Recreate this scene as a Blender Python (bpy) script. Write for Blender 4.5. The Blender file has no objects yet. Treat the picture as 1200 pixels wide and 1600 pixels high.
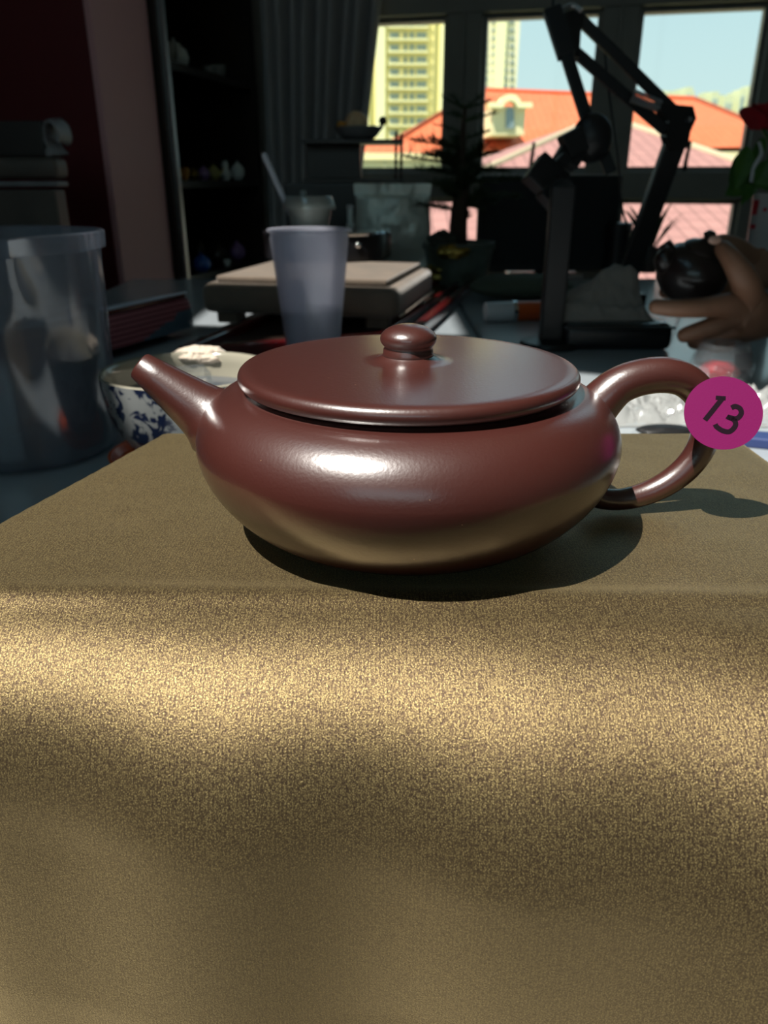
import bpy, bmesh, math, random
from mathutils import Vector, Matrix, noise
from mathutils.geometry import tessellate_polygon
S = bpy.context.scene
COL = S.collection
PI = math.pi

# ------------------------------------------------------------------ camera
PITCH = math.radians(23.08); F = 1222.5; HC = .104; ROLL = math.radians(-.05)
cam_d = bpy.data.cameras.new('camera'); cam = bpy.data.objects.new('camera', cam_d); COL.objects.link(cam)
cam.location = (0, 0, HC); cam.rotation_euler = (PI/2-PITCH, 0, 0)
cam_d.sensor_fit = 'HORIZONTAL'; cam_d.sensor_width = 24; cam_d.lens = 24*F/1200
cam_d.clip_start = .01; cam_d.clip_end = 3000
cam_d.dof.use_dof = True; cam_d.dof.focus_distance = .225; cam_d.dof.aperture_fstop = 17
S.camera = cam
S.view_settings.view_transform = 'Standard'; S.view_settings.look = 'None'
S.view_settings.exposure = 0; S.view_settings.gamma = 1; S.view_settings.use_curve_mapping = False

# ------------------------------------------------------------------ sky and sun
w = bpy.data.worlds.new('sky'); S.world = w; w.use_nodes = True
nt = w.node_tree; nt.nodes.clear()
wo = nt.nodes.new('ShaderNodeOutputWorld'); bg = nt.nodes.new('ShaderNodeBackground')
tc = nt.nodes.new('ShaderNodeTexCoord'); sx = nt.nodes.new('ShaderNodeSeparateXYZ'); cr = nt.nodes.new('ShaderNodeValToRGB')
nt.links.new(tc.outputs['Generated'], sx.inputs[0]); nt.links.new(sx.outputs['Z'], cr.inputs[0])
cr.color_ramp.elements[0].position = 0; cr.color_ramp.elements[0].color = (.66, .88, .84, 1)
cr.color_ramp.elements[1].position = .5; cr.color_ramp.elements[1].color = (.34, .66, .82, 1)
nt.links.new(cr.outputs[0], bg.inputs[0]); bg.inputs[1].default_value = .98
nt.links.new(bg.outputs[0], wo.inputs[0])
SUN = Vector((-.43, -.35, 1)).normalized()          # towards the sun: high, to the left
sd = bpy.data.lights.new('sun', 'SUN'); sun = bpy.data.objects.new('sun', sd); COL.objects.link(sun)
sd.energy = 8.0; sd.angle = math.radians(.53); sd.color = (1, .96, .88)
sun.rotation_euler = SUN.to_track_quat('Z', 'Y').to_euler(); sun.location = (-2, -3, 6)

# ------------------------------------------------------------------ projection helpers (metres from the photograph's measurements)
CP, SP = math.cos(PITCH), math.sin(PITCH)
def ray(u, v):
    x, y = (u-600)/F, (800-v)/F
    return Vector((x, y*SP+CP, y*CP-SP))
def P(u, v, zc): return Vector((0, 0, HC)) + ray(u, v)*zc
def G(u, v, z):
    r = ray(u, v); return Vector((0, 0, HC)) + r*((z-HC)/r.z)
def on_plane(u, v, p0, n):
    r = ray(u, v); c = Vector((0, 0, HC)); return c + r*((p0-c).dot(n)/r.dot(n))
YAW = math.radians(13)
EL = Vector((math.cos(YAW), -math.sin(YAW), 0)); ED = Vector((math.sin(YAW), math.cos(YAW), 0))
def R(l, d, z): return EL*l + ED*d + Vector((0, 0, z))
def lat(u, d): return d*math.tan(math.atan((u-600)/(F/CP)) - YAW)
def zat(v, y): return HC + ray(600, v).z/ray(600, v).y*y
TZ = -.08; FZ = -.83; CZ = 1.87

# ------------------------------------------------------------------ materials
def mat(name, col, rough=.5, metal=0, spec=.5, bump=None, var=None, coat=0, coat_rough=.1, sheen=0, trans=0, coord='Object'):
    m = bpy.data.materials.new(name); m.use_nodes = True; t = m.node_tree
    b = t.nodes['Principled BSDF']
    b.inputs['Base Color'].default_value = (*col, 1); b.inputs['Roughness'].default_value = rough
    b.inputs['Metallic'].default_value = metal; b.inputs['Specular IOR Level'].default_value = spec
    b.inputs['Coat Weight'].default_value = coat; b.inputs['Coat Roughness'].default_value = coat_rough
    b.inputs['Sheen Weight'].default_value = sheen; b.inputs['Transmission Weight'].default_value = trans
    tcn = t.nodes.new('ShaderNodeTexCoord')
    if var:                      # (scale, other colour)
        n = t.nodes.new('ShaderNodeTexNoise'); n.inputs['Scale'].default_value = var[0]; n.inputs['Detail'].default_value = 4
        t.links.new(tcn.outputs[coord], n.inputs['Vector'])
        r = t.nodes.new('ShaderNodeValToRGB'); r.color_ramp.elements[0].position = .35; r.color_ramp.elements[1].position = .65
        r.color_ramp.elements[0].color = (*col, 1); r.color_ramp.elements[1].color = (*var[1], 1)
        t.links.new(n.outputs[0], r.inputs[0]); t.links.new(r.outputs[0], b.inputs['Base Color'])
    if bump:                     # (scale, distance)
        n2 = t.nodes.new('ShaderNodeTexNoise'); n2.inputs['Scale'].default_value = bump[0]; n2.inputs['Detail'].default_value = 3
        t.links.new(tcn.outputs[coord], n2.inputs['Vector'])
        bn = t.nodes.new('ShaderNodeBump'); bn.inputs['Distance'].default_value = bump[1]; bn.inputs['Strength'].default_value = 1
        t.links.new(n2.outputs[0], bn.inputs['Height']); t.links.new(bn.outputs[0], b.inputs['Normal'])
    return m
def plastic(name, col, clear, rough=.25, gloss=.08):
    """thin cloudy plastic: part see-through, part scattering, a little gloss"""
    m = bpy.data.materials.new(name); m.use_nodes = True; t = m.node_tree; t.nodes.clear()
    o = t.nodes.new('ShaderNodeOutputMaterial'); tr = t.nodes.new('ShaderNodeBsdfTransparent')
    d = t.nodes.new('ShaderNodeBsdfDiffuse'); tl = t.nodes.new('ShaderNodeBsdfTranslucent'); g = t.nodes.new('ShaderNodeBsdfGlossy')
    a = t.nodes.new('ShaderNodeMixShader'); b = t.nodes.new('ShaderNodeMixShader'); c = t.nodes.new('ShaderNodeMixShader')
    fr = t.nodes.new('ShaderNodeLayerWeight'); fr.inputs[0].default_value = .3
    mm = t.nodes.new('ShaderNodeMath'); mm.operation = 'MULTIPLY_ADD'; mm.inputs[1].default_value = .5; mm.inputs[2].default_value = gloss
    d.inputs[0].default_value = (*col, 1); tl.inputs[0].default_value = (*col, 1); g.inputs['Roughness'].default_value = rough
    tr.inputs[0].default_value = (*[min(1, .75+.3*k) for k in col], 1)
    a.inputs[0].default_value = .5; t.links.new(d.outputs[0], a.inputs[1]); t.links.new(tl.outputs[0], a.inputs[2])
    b.inputs[0].default_value = clear; t.links.new(a.outputs[0], b.inputs[1]); t.links.new(tr.outputs[0], b.inputs[2])
    t.links.new(fr.outputs['Fresnel'], mm.inputs[0]); t.links.new(mm.outputs[0], c.inputs[0])
    t.links.new(b.outputs[0], c.inputs[1]); t.links.new(g.outputs[0], c.inputs[2]); t.links.new(c.outputs[0], o.inputs[0])
    return m
M = {}
def teapot_clay():
    m = mat('purple_clay', (.056, .0128, .0094), rough=.42, spec=.5, coat=1, coat_rough=.25)
    t = m.node_tree; b = t.nodes['Principled BSDF']; b.inputs['Coat IOR'].default_value = 2.0
    tcn = t.nodes.new('ShaderNodeTexCoord')
    n = t.nodes.new('ShaderNodeTexNoise'); n.inputs['Scale'].default_value = 1100; n.inputs['Detail'].default_value = 2
    t.links.new(tcn.outputs['Object'], n.inputs['Vector'])
    n1 = t.nodes.new('ShaderNodeTexNoise'); n1.inputs['Scale'].default_value = 330; n1.inputs['Detail'].default_value = 3
    t.links.new(tcn.outputs['Object'], n1.inputs['Vector'])
    ad = t.nodes.new('ShaderNodeMath'); ad.operation = 'MULTIPLY_ADD'; ad.inputs[1].default_value = .5
    t.links.new(n1.outputs[0], ad.inputs[0]); t.links.new(n.outputs[0], ad.inputs[2])
    bn = t.nodes.new('ShaderNodeBump'); bn.inputs['Distance'].default_value = .00010; bn.inputs['Strength'].default_value = .5
    t.links.new(ad.outputs[0], bn.inputs['Height']); t.links.new(bn.outputs[0], b.inputs['Normal'])
    bn2 = t.nodes.new('ShaderNodeBump'); bn2.inputs['Distance'].default_value = .00010; bn2.inputs['Strength'].default_value = .3
    t.links.new(ad.outputs[0], bn2.inputs['Height']); t.links.new(bn2.outputs[0], b.inputs['Coat Normal'])
    v = t.nodes.new('ShaderNodeTexVoronoi'); v.inputs['Scale'].default_value = 260
    t.links.new(tcn.outputs['Object'], v.inputs['Vector'])
    lt = t.nodes.new('ShaderNodeMath'); lt.operation = 'LESS_THAN'; lt.inputs[1].default_value = .045
    t.links.new(v.outputs['Distance'], lt.inputs[0])
    sp = t.nodes.new('ShaderNodeSeparateColor'); t.links.new(v.outputs['Color'], sp.inputs[0])
    gt = t.nodes.new('ShaderNodeMath'); gt.operation = 'GREATER_THAN'; gt.inputs[1].default_value = .82
    t.links.new(sp.outputs[0], gt.inputs[0])
    ml = t.nodes.new('ShaderNodeMath'); ml.operation = 'MULTIPLY'; t.links.new(lt.outputs[0], ml.inputs[0]); t.links.new(gt.outputs[0], ml.inputs[1])
    mx = t.nodes.new('ShaderNodeMix'); mx.data_type = 'RGBA'
    mx.inputs[6].default_value = (.056, .0128, .0094, 1); mx.inputs[7].default_value = (.42, .25, .13, 1)
    t.links.new(ml.outputs[0], mx.inputs[0]); t.links.new(mx.outputs[2], b.inputs['Base Color'])
    return m
def gold_cloth():
    m = mat('gold_cloth', (.2, .15, .07), rough=.39, metal=.72, spec=.3, sheen=.6)
    t = m.node_tree; b = t.nodes['Principled BSDF']; tcn = t.nodes.new('ShaderNodeTexCoord')
    b.inputs['Sheen Tint'].default_value = (1, .78, .42, 1); b.inputs['Sheen Roughness'].default_value = .45
    mp = t.nodes.new('ShaderNodeMapping'); mp.inputs['Scale'].default_value = (1.25, .8, .8)
    t.links.new(tcn.outputs['UV'], mp.inputs[0])
    n = t.nodes.new('ShaderNodeTexNoise'); n.inputs['Scale'].default_value = 3300; n.inputs['Detail'].default_value = 4; n.inputs['Roughness'].default_value = .6
    t.links.new(mp.outputs[0], n.inputs['Vector'])
    wv = t.nodes.new('ShaderNodeTexWave'); wv.inputs['Scale'].default_value = 330; wv.inputs['Distortion'].default_value = 2.5
    wv.inputs['Detail'].default_value = 2; wv.inputs['Detail Scale'].default_value = 4
    t.links.new(tcn.outputs['UV'], wv.inputs['Vector'])
    s = t.nodes.new('ShaderNodeMath'); s.operation = 'MULTIPLY_ADD'; s.inputs[1].default_value = .05
    vo = t.nodes.new('ShaderNodeTexVoronoi'); vo.inputs['Scale'].default_value = 2250; vo.inputs['Randomness'].default_value = .85
    t.links.new(mp.outputs[0], vo.inputs['Vector'])
    q = t.nodes.new('ShaderNodeMath'); q.operation = 'MULTIPLY_ADD'; q.inputs[1].default_value = -.34; q.inputs[2].default_value = .30
    t.links.new(vo.outputs['Distance'], q.inputs[0])
    q2 = t.nodes.new('ShaderNodeMath'); q2.operation = 'MULTIPLY_ADD'; q2.inputs[1].default_value = .78
    t.links.new(n.outputs[0], q2.inputs[0]); t.links.new(q.outputs[0], q2.inputs[2])
    t.links.new(wv.outputs['Fac'], s.inputs[0]); t.links.new(q2.outputs[0], s.inputs[2])
    r = t.nodes.new('ShaderNodeValToRGB'); e = r.color_ramp.elements
    e[0].position = .40; e[0].color = (.042, .025, .018, 1); e[1].position = .74; e[1].color = (.43, .33, .142, 1)
    k = e.new(.555); k.color = (.122, .085, .041, 1)
    t.links.new(s.outputs[0], r.inputs[0])
    nl = t.nodes.new('ShaderNodeTexNoise'); nl.inputs['Scale'].default_value = 9; nl.inputs['Detail'].default_value = 3
    t.links.new(tcn.outputs['UV'], nl.inputs['Vector'])
    mr = t.nodes.new('ShaderNodeMapRange'); mr.inputs[1].default_value = .3; mr.inputs[2].default_value = .7; mr.inputs[3].default_value = .85; mr.inputs[4].default_value = 1.1
    t.links.new(nl.outputs[0], mr.inputs[0])
    mx = t.nodes.new('ShaderNodeMix'); mx.data_type = 'RGBA'; mx.blend_type = 'MULTIPLY'; mx.inputs[0].default_value = 1
    t.links.new(r.outputs[0], mx.inputs[6]); t.links.new(mr.outputs[0], mx.inputs[7]); t.links.new(mx.outputs[2], b.inputs['Base Color'])
    bn = t.nodes.new('ShaderNodeBump'); bn.inputs['Distance'].default_value = .00018; bn.inputs['Strength'].default_value = .8
    t.links.new(s.outputs[0], bn.inputs['Height']); t.links.new(bn.outputs[0], b.inputs['Normal'])
    return m
def tile_mat(name, c1, c2, w_, h_):
    m = mat(name, c1, rough=.8, spec=.2); t = m.node_tree; b = t.nodes['Principled BSDF']
    tcn = t.nodes.new('ShaderNodeTexCoord'); br = t.nodes.new('ShaderNodeTexBrick')
    br.offset = 0; br.inputs['Scale'].default_value = 1; br.inputs['Brick Width'].default_value = w_; br.inputs['Row Height'].default_value = h_
    br.inputs['Mortar Size'].default_value = .022; br.inputs['Mortar Smooth'].default_value = .6
    br.inputs['Color1'].default_value = (*c1, 1); br.inputs['Color2'].default_value = (*c2, 1); br.inputs['Mortar'].default_value = (*[k*.45 for k in c1], 1)
    t.links.new(tcn.outputs['UV'], br.inputs['Vector']); t.links.new(br.outputs['Color'], b.inputs['Base Color'])
    return m
def blue_white():
    m = mat('blue_white_porcelain', (.4, .42, .45), rough=.12, coat=.5, coat_rough=.05)
    t = m.node_tree; b = t.nodes['Principled BSDF']; tcn = t.nodes.new('ShaderNodeTexCoord')
    v = t.nodes.new('ShaderNodeTexVoronoi'); v.feature = 'SMOOTH_F1'; v.inputs['Scale'].default_value = 75; t.links.new(tcn.outputs['Object'], v.inputs['Vector'])
    n = t.nodes.new('ShaderNodeTexNoise'); n.inputs['Scale'].default_value = 90; n.inputs['Distortion'].default_value = 2.2; t.links.new(tcn.outputs['Object'], n.inputs['Vector'])
    s = t.nodes.new('ShaderNodeMath'); s.operation = 'ADD'; t.links.new(v.outputs[0], s.inputs[0]); t.links.new(n.outputs[0], s.inputs[1])
    r = t.nodes.new('ShaderNodeValToRGB'); e = r.color_ramp.elements; e[0].position = .86; e[0].color = (.007, .012, .035, 1); e[1].position = .93; e[1].color = (.20, .21, .21, 1)
    t.links.new(s.outputs[0], r.inputs[0]); t.links.new(r.outputs[0], b.inputs['Base Color'])
    return m
M['clay'] = teapot_clay(); M['cloth'] = gold_cloth()
M['clay_in'] = mat('clay_inside', (.03, .01, .008), .8)
M['pink'] = mat('pink_sticker_paper', (.150, .006, .072), .55, spec=.1, bump=(2500, .00004))
M['ink'] = mat('black_ink', (.010, .003, .008), .8, spec=.1)
M['table'] = mat('slate_tabletop', (.33, .37, .40), .25, spec=.5, var=(14, (.36, .40, .43)), coat=.4, coat_rough=.12)
M['seam'] = mat('dark_seam', (.015, .015, .02), .6)
M['black'] = mat('black_metal', (.012, .012, .013), .38, spec=.4, bump=(300, .0001))
M['black_pl'] = mat('black_plastic', (.010, .010, .012), .3, spec=.5)
M['blackwood'] = mat('dark_stained_wood', (.016, .010, .008), .35, var=(12, (.024, .014, .010)))
M['brownwood'] = mat('brown_wood', (.075, .06, .05), .5, var=(16, (.10, .08, .065)), bump=(60, .0006))
M['greywood'] = mat('grey_worn_wood', (.24, .24, .25), .5, var=(20, (.17, .17, .18)))
M['redwall'] = mat('dark_red_paint', (.12, .010, .013), .55, bump=(40, .0006))
M['pinkwall'] = mat('dusty_rose_paint', (.68, .35, .36), .6, bump=(40, .0006))
M['wall'] = mat('grey_plaster', (.52, .50, .46), .8, bump=(50, .001))
M['frame'] = mat('dark_window_frame', (.21, .20, .175), .5, var=(8, (.18, .172, .15)))
M['floor'] = mat('dark_floor_boards', (.06, .045, .035), .4, var=(5, (.04, .03, .024)))
M['curtain'] = mat('grey_curtain_fabric', (.42, .41, .42), .85, sheen=.2, bump=(700, .0004))
M['metal'] = mat('brushed_metal', (.42, .42, .43), .32, 1)
M['chrome'] = mat('chrome', (.75, .76, .78), .12, 1)
M['suede'] = mat('taupe_suede', (.17, .125, .09), .9, sheen=.35, var=(30, (.13, .10, .075)), bump=(900, .0005))
M['redlac'] = mat('red_lacquer', (.085, .006, .008), .15, coat=.6, coat_rough=.08)
M['orange'] = mat('orange_plastic', (.62, .10, .02), .3)
M['redorange'] = mat('orange_red_lacquer', (.75, .10, .015), .25)
M['white'] = mat('white_plastic', (.55, .56, .58), .35)
M['ivory'] = mat('cream_towel', (.62, .52, .42), .95, sheen=.3, bump=(260, .003))
M['porc'] = blue_white()
M['porc_in'] = mat('celadon_glaze', (.30, .28, .22), .15, coat=.5)
M['cup'] = plastic('frosted_cup_plastic', (.66, .67, .78), .55, .3, .06)
M['jug'] = plastic('smoky_jug_plastic', (.36, .42, .52), .64, .12, .07)
M['glass'] = plastic('clear_glass', (.7, .75, .78), .93, .04, .03)
M['pane'] = plastic('window_glass', (1, 1, 1), 1, .02, .0)
M['lidpl'] = plastic('clear_lid_plastic', (.6, .66, .64), .5, .1, .12)
M['water'] = plastic('water', (.25, .29, .36), .75, .03, .05)
M['foil'] = mat('dull_silver_foil', (.62, .68, .62), .45, .35, bump=(26, .004))
M['milk'] = mat('milk_tea', (.22, .19, .16), .5)
M['straw'] = mat('pale_straw', (.42, .47, .55), .3)
M['leaf'] = mat('green_leaf', (.035, .105, .018), .45, var=(60, (.055, .14, .02)))
M['darkleaf'] = mat('dark_needles', (.018, .035, .014), .6, var=(30, (.035, .06, .018)))
M['bark'] = mat('brown_bark', (.035, .022, .013), .9, bump=(120, .003))
M['rose'] = mat('red_petal', (.42, .008, .02), .5, var=(50, (.3, .005, .015)))
M['vase'] = mat('white_ceramic', (.42, .43, .42), .25)
M['redpaint'] = mat('red_glaze_paint', (.42, .01, .02), .4)
M['rag'] = mat('grey_cloth', (.23, .21, .19), .95, sheen=.2, bump=(500, .0005))
M['green'] = mat('sage_cushion_fabric', (.07, .085, .06), .9, bump=(300, .001))
M['skin'] = mat('skin', (.24, .12, .07), .5, var=(35, (.28, .14, .085)), bump=(420, .0003))
M['nail'] = mat('fingernail', (.45, .28, .22), .25)
M['darkpot'] = mat('black_clay', (.018, .012, .011), .3, coat=.4, coat_rough=.15)
M['fruit'] = mat('tan_fruit_skin', (.75, .55, .32), .6, var=(60, (.65, .4, .22)))
M['fruit2'] = mat('orange_fruit_skin', (.6, .26, .03), .5)
M['gold'] = mat('tarnished_gold', (.42, .28, .06), .35, .8, var=(40, (.08, .07, .02)))
M['stone'] = mat('mossy_rock', (.045, .05, .03), .85, var=(30, (.02, .024, .02)), bump=(60, .004))
M['jade'] = mat('grey_green_glaze', (.13, .16, .14), .35, var=(25, (.06, .07, .05)))
M['bluegl'] = mat('blue_glaze', (.05, .16, .60), .12, coat=.6)
M['brass'] = mat('amber_glaze', (.75, .38, .08), .25, coat=.5)
M['violet'] = mat('violet_glaze', (.35, .22, .50), .25, coat=.5)
M['olive'] = mat('olive_glaze', (.45, .42, .15), .3, coat=.5)
M['palegl'] = mat('pale_celadon', (.75, .82, .80), .2, coat=.5)
M['page_r'] = mat('rose_page_edges', (.52, .17, .20), .6)
M['page_r2'] = mat('deep_rose_page_edges', (.26, .06, .08), .6)
M['page_b'] = mat('blue_page_edges', (.10, .17, .23), .6)
M['page_c'] = mat('pale_blue_cover_edge', (.70, .80, .92), .3)
M['film'] = plastic('crinkled_plastic_film', (.85, .87, .86), .35, .12, .3)
M['tower'] = mat('yellow_facade', (.92, .80, .36), .8, var=(.08, (.86, .76, .36)))
M['tower2'] = mat('cream_facade', (.88, .80, .50), .8)
M['band'] = mat('pale_band', (.95, .88, .48), .8)
M['winb'] = mat('far_window_glass', (.22, .29, .29), .25, spec=.6)
M['winf'] = mat('far_window_frame', (.62, .60, .36), .6)
M['oroof'] = tile_mat('orange_roof_tiles', (.62, .145, .06), (.66, .165, .07), .5, .42)
M['broof'] = tile_mat('rose_brown_roof_tiles', (.36, .18, .155), (.40, .20, .17), .34, .55)
M['ridge'] = mat('ridge_tiles', (.48, .38, .24), .8)
M['cream'] = mat('cream_render', (.82, .72, .40), .8)
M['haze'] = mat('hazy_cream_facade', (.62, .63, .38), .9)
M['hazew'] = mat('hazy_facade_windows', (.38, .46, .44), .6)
M['ground'] = mat('ground', (.16, .16, .13), .9, var=(.02, (.10, .13, .07)))

# ------------------------------------------------------------------ mesh helpers
def new_bm(): return bmesh.new()
def obj(name, bm, m, parent=None, smooth=False, sharp=None, kind=None, label=None, mods=None, me=None):
    """link bm (world coordinates) as ONE mesh object, child of parent"""
    if me is None:
        bmesh.ops.recalc_face_normals(bm, faces=bm.faces)
        me = bpy.data.meshes.new(name); bm.to_mesh(me); bm.free()
        for mm in (m if isinstance(m, (list, tuple)) else [m]): me.materials.append(M[mm] if isinstance(mm, str) else mm)
        if smooth:
            me.polygons.foreach_set('use_smooth', [True]*len(me.polygons))
            if sharp: me.set_sharp_from_angle(angle=math.radians(sharp))
    o = bpy.data.objects.new(name, me); COL.objects.link(o)
    if parent is not None:
        o.parent = parent
        if parent.type == 'EMPTY': o.location = -Vector(parent.location)
    if kind: o['kind'] = kind
    if label: o['label'] = label
    return o
def tag(o, label, cat, group=None, kind=None):
    o['label'] = label; o['category'] = cat
    if group: o['group'] = group
    if kind: o['kind'] = kind
    return o
def thing(name, label, cat, loc, group=None):
    o = bpy.data.objects.new(name, None); COL.objects.link(o); o.location = loc; o.empty_display_size = .02
    return tag(o, label, cat, group)
def struct(name, bm, m, parent=None, **k): return obj(name, bm, m, parent, kind=None if parent else 'structure', **k)
def box(bm, c, s, rz=0, bevel=0, rot=None):
    r = bmesh.ops.create_cube(bm, size=1)
    mtx = Matrix.Translation(c) @ (rot if rot else Matrix.Rotation(rz, 4, 'Z')) @ Matrix.Diagonal((*s, 1))
    bmesh.ops.transform(bm, matrix=mtx, verts=r['verts'])
    if bevel:
        es = list({e for v_ in r['verts'] for e in v_.link_edges})
        bmesh.ops.bevel(bm, geom=es, offset=bevel, segments=3, profile=.6, affect='EDGES')
    return bm
def rbox(l0, l1, d0, d1, z0, z1, bm=None, bevel=0):      # a box on the room's axes
    bm = bm or new_bm()
    return box(bm, R((l0+l1)/2, (d0+d1)/2, (z0+z1)/2), (abs(l1-l0), abs(d1-d0), abs(z1-z0)), -YAW, bevel)
def lathe(prof, c, n=48, bm=None, mtx=None, axis=None):
    bm = bm or new_bm(); rings = []
    for r_, z_ in prof:
        if r_ < 1e-6: rings.append([bm.verts.new((0, 0, z_))])
        else: rings.append([bm.verts.new((r_*math.cos(2*PI*k/n), r_*math.sin(2*PI*k/n), z_)) for k in range(n)])
    for a, b in zip(rings, rings[1:]):
        if len(a) == 1 and len(b) == 1: continue
        for k in range(n):
            k2 = (k+1) % n
            if len(a) == 1: bm.faces.new((a[0], b[k2], b[k]))
            elif len(b) == 1: bm.faces.new((a[k], a[k2], b[0]))
            else: bm.faces.new((a[k], a[k2], b[k2], b[k]))
    vs = [v_ for rg in rings for v_ in rg]
    t = Matrix.Translation(c) @ (mtx if mtx else Matrix.Identity(4))
    bmesh.ops.transform(bm, matrix=t, verts=vs)
    return bm
def catmull(pts, n):
    pts = [Vector(p) for p in pts]; out = []
    q = [2*pts[0]-pts[1]] + pts + [2*pts[-1]-pts[-2]]
    for i in range(len(pts)-1):
        a, b, c, d = q[i:i+4]
        for k in range(n):
            t = k/n
            out.append(.5*((2*b)+(-a+c)*t+(2*a-5*b+4*c-d)*t*t+(-a+3*b-3*c+d)*t**3))
    out.append(pts[-1]); return out
def lerpr(rs, n):
    out = []
    for a, b in zip(rs, rs[1:]): out += [a+(b-a)*k/n for k in range(n)]
    return out+[rs[-1]]
def tube(pts, rs, n=12, bm=None, sm=0, cap=True, flat=1, round_end=False):
    bm = bm or new_bm()
    if not isinstance(rs, (list, tuple)): rs = [rs]*len(pts)
    pts = [Vector(p) for p in pts]
    if sm: rs = lerpr(rs, sm); pts = catmull(pts, sm)
    if round_end:
        for side in (0, -1):
            d = (pts[side]-pts[1 if side == 0 else -2]).normalized(); r0 = rs[side]; ext = []
            for a in (30, 60, 80): ext.append((pts[side]+d*r0*math.sin(math.radians(a)), r0*math.cos(math.radians(a))))
            if side == 0: pts = [e[0] for e in reversed(ext)]+pts; rs = [e[1] for e in reversed(ext)]+list(rs)
            else: pts = pts+[e[0] for e in ext]; rs = list(rs)+[e[1] for e in ext]
    rings = []; up = None
    for i, p in enumerate(pts):
        d = (pts[min(i+1, len(pts)-1)]-pts[max(i-1, 0)]).normalized()
        if up is None: up = Vector((0, 0, 1)) if abs(d.z) < .9 else Vector((0, 1, 0))
        x = d.cross(up).normalized(); y = x.cross(d).normalized(); up = y
        rings.append([bm.verts.new(p+(x*math.cos(2*PI*k/n)+y*math.sin(2*PI*k/n)*flat)*rs[i]) for k in range(n)])
    for a, b in zip(rings, rings[1:]):
        for k in range(n): bm.faces.new((a[k], a[(k+1) % n], b[(k+1) % n], b[k]))
    if cap: bm.faces.new(rings[0][::-1]); bm.faces.new(rings[-1])
    return bm
def bar(a, b, wd, hd, bm=None, bevel=0, up=(0, -1, 0)):    # rectangular bar; wd across the view, hd along 'up'
    bm = bm or new_bm(); a = Vector(a); b = Vector(b); d = (b-a); L = d.length; d.normalize()
    x = d.cross(Vector(up)).normalized(); y = x.cross(d).normalized()
    rot = Matrix((x, y, d)).transposed().to_4x4()
    return box(bm, (a+b)/2, (wd, hd, L), bevel=bevel, rot=rot)
def slab(pts, th, bm=None):      # a plate: outline in space, thickness vector
    bm = bm or new_bm(); a = [bm.verts.new(p) for p in pts]; b = [bm.verts.new(Vector(p)+Vector(th)) for p in pts]
    bm.faces.new(a); bm.faces.new(b[::-1])
    for k in range(len(a)): bm.faces.new((a[k], b[k], b[(k+1) % len(a)], a[(k+1) % len(a)]))
    return bm
def ball(c, r, bm=None, sc=(1, 1, 1), seg=20, mtx=None):
    bm = bm or new_bm(); rr = bmesh.ops.create_uvsphere(bm, u_segments=seg, v_segments=seg//2+2, radius=r)
    bmesh.ops.transform(bm, matrix=Matrix.Translation(c) @ (mtx or Matrix.Identity(4)) @ Matrix.Diagonal((*sc, 1)), verts=rr['verts'])
    return bm

# ------------------------------------------------------------------ the room
DW = 2.6
zs = zat(268, DW*.99); zr = zat(311, DW*.97); ztop = zat(22, DW)
def wl(u, d=DW): return lat(u, d)
L0, L1, L2, L3, L4, L5 = wl(694)-.43, wl(694), wl(745), wl(918), wl(972), wl(1160)
L6 = L5+.13; L7 = L6+.45
DB, LR = -3.2, 2.6
struct('floor', rbox(-1.6, LR+.1, DB-.1, DW+.1, FZ-.1, FZ), 'floor')
# unseen openings added to the ceiling, shaped to steer sun patches onto the table
def up(p, z): return Vector((p[0]+SUN.x/SUN.z*(z-TZ), p[1]+SUN.y/SUN.z*(z-TZ), z))
patches = [[(-.165, -.35), (.50, -.35), (.42, .60), (.33, .74), (.19, .80), (.10, .72), (-.14, .68), (-.14, .50), (-.165, .46)],
           [(-.145, .87), (.0, .87), (.0, .955), (-.145, .955)],  # small opening lights the frosted cup; gaps around it shade the stool front
           [(-.28, 1.075), (.10, .995), (.10, 1.30), (-.28, 1.30)]]
holes = [[up(p, CZ) for p in q] for q in patches]
outer = [R(-1.6, DB-.1, CZ), R(LR+.1, DB-.1, CZ), R(LR+.1, DW+.1, CZ), R(-1.6, DW+.1, CZ)]
bm = new_bm(); vs = [bm.verts.new(p) for q in [outer]+holes for p in q]
for t in tessellate_polygon([outer]+holes): bm.faces.new([vs[i] for i in t])
r = bmesh.ops.extrude_face_region(bm, geom=bm.faces[:])
bmesh.ops.translate(bm, vec=(0, 0, .03), verts=[e for e in r['geom'] if isinstance(e, bmesh.types.BMVert)])
struct('ceiling', bm, 'wall')
bm = new_bm()
for q in holes: bm.faces.new([bm.verts.new(p+Vector((0, 0, .015))) for p in q])
struct('window_14', bm, 'pane')  # panes of the added roof openings
bm = new_bm(); b0, b1, c0, c1_ = -1.2, 1.5, .50, 1.75
for q in ((-1.6, b0, FZ, CZ), (b1, LR+.1, FZ, CZ), (b0, b1, FZ, c0), (b0, b1, c1_, CZ)): rbox(q[0], q[1], DB-.1, DB, q[2], q[3], bm)
struct('wall_back', bm, 'wall')
bm = new_bm()  # unseen window added behind the camera to fill the dark interior with skylight
for l in (b0, b0+.88, b0+1.77, b1-.05): rbox(l, l+.05, DB-.08, DB-.03, c0, c1_, bm)
for z in (c0, c1_-.05): rbox(b0, b1, DB-.08, DB-.03, z, z+.05, bm)
wb = struct('window_9', bm, 'frame'); obj('pane', rbox(b0+.01, b1-.01, DB-.06, DB-.055, c0+.01, c1_-.01), 'pane', wb)
struct('wall_right', rbox(LR, LR+.1, DB, DW+.1, FZ, CZ), 'wall')
struct('wall_left', rbox(-1.6, -1.5, DB, 1.63, FZ, CZ), 'redwall')
struct('wall_return', rbox(-1.6, -.985, 1.63, 1.865, FZ, CZ), 'redwall')
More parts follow.
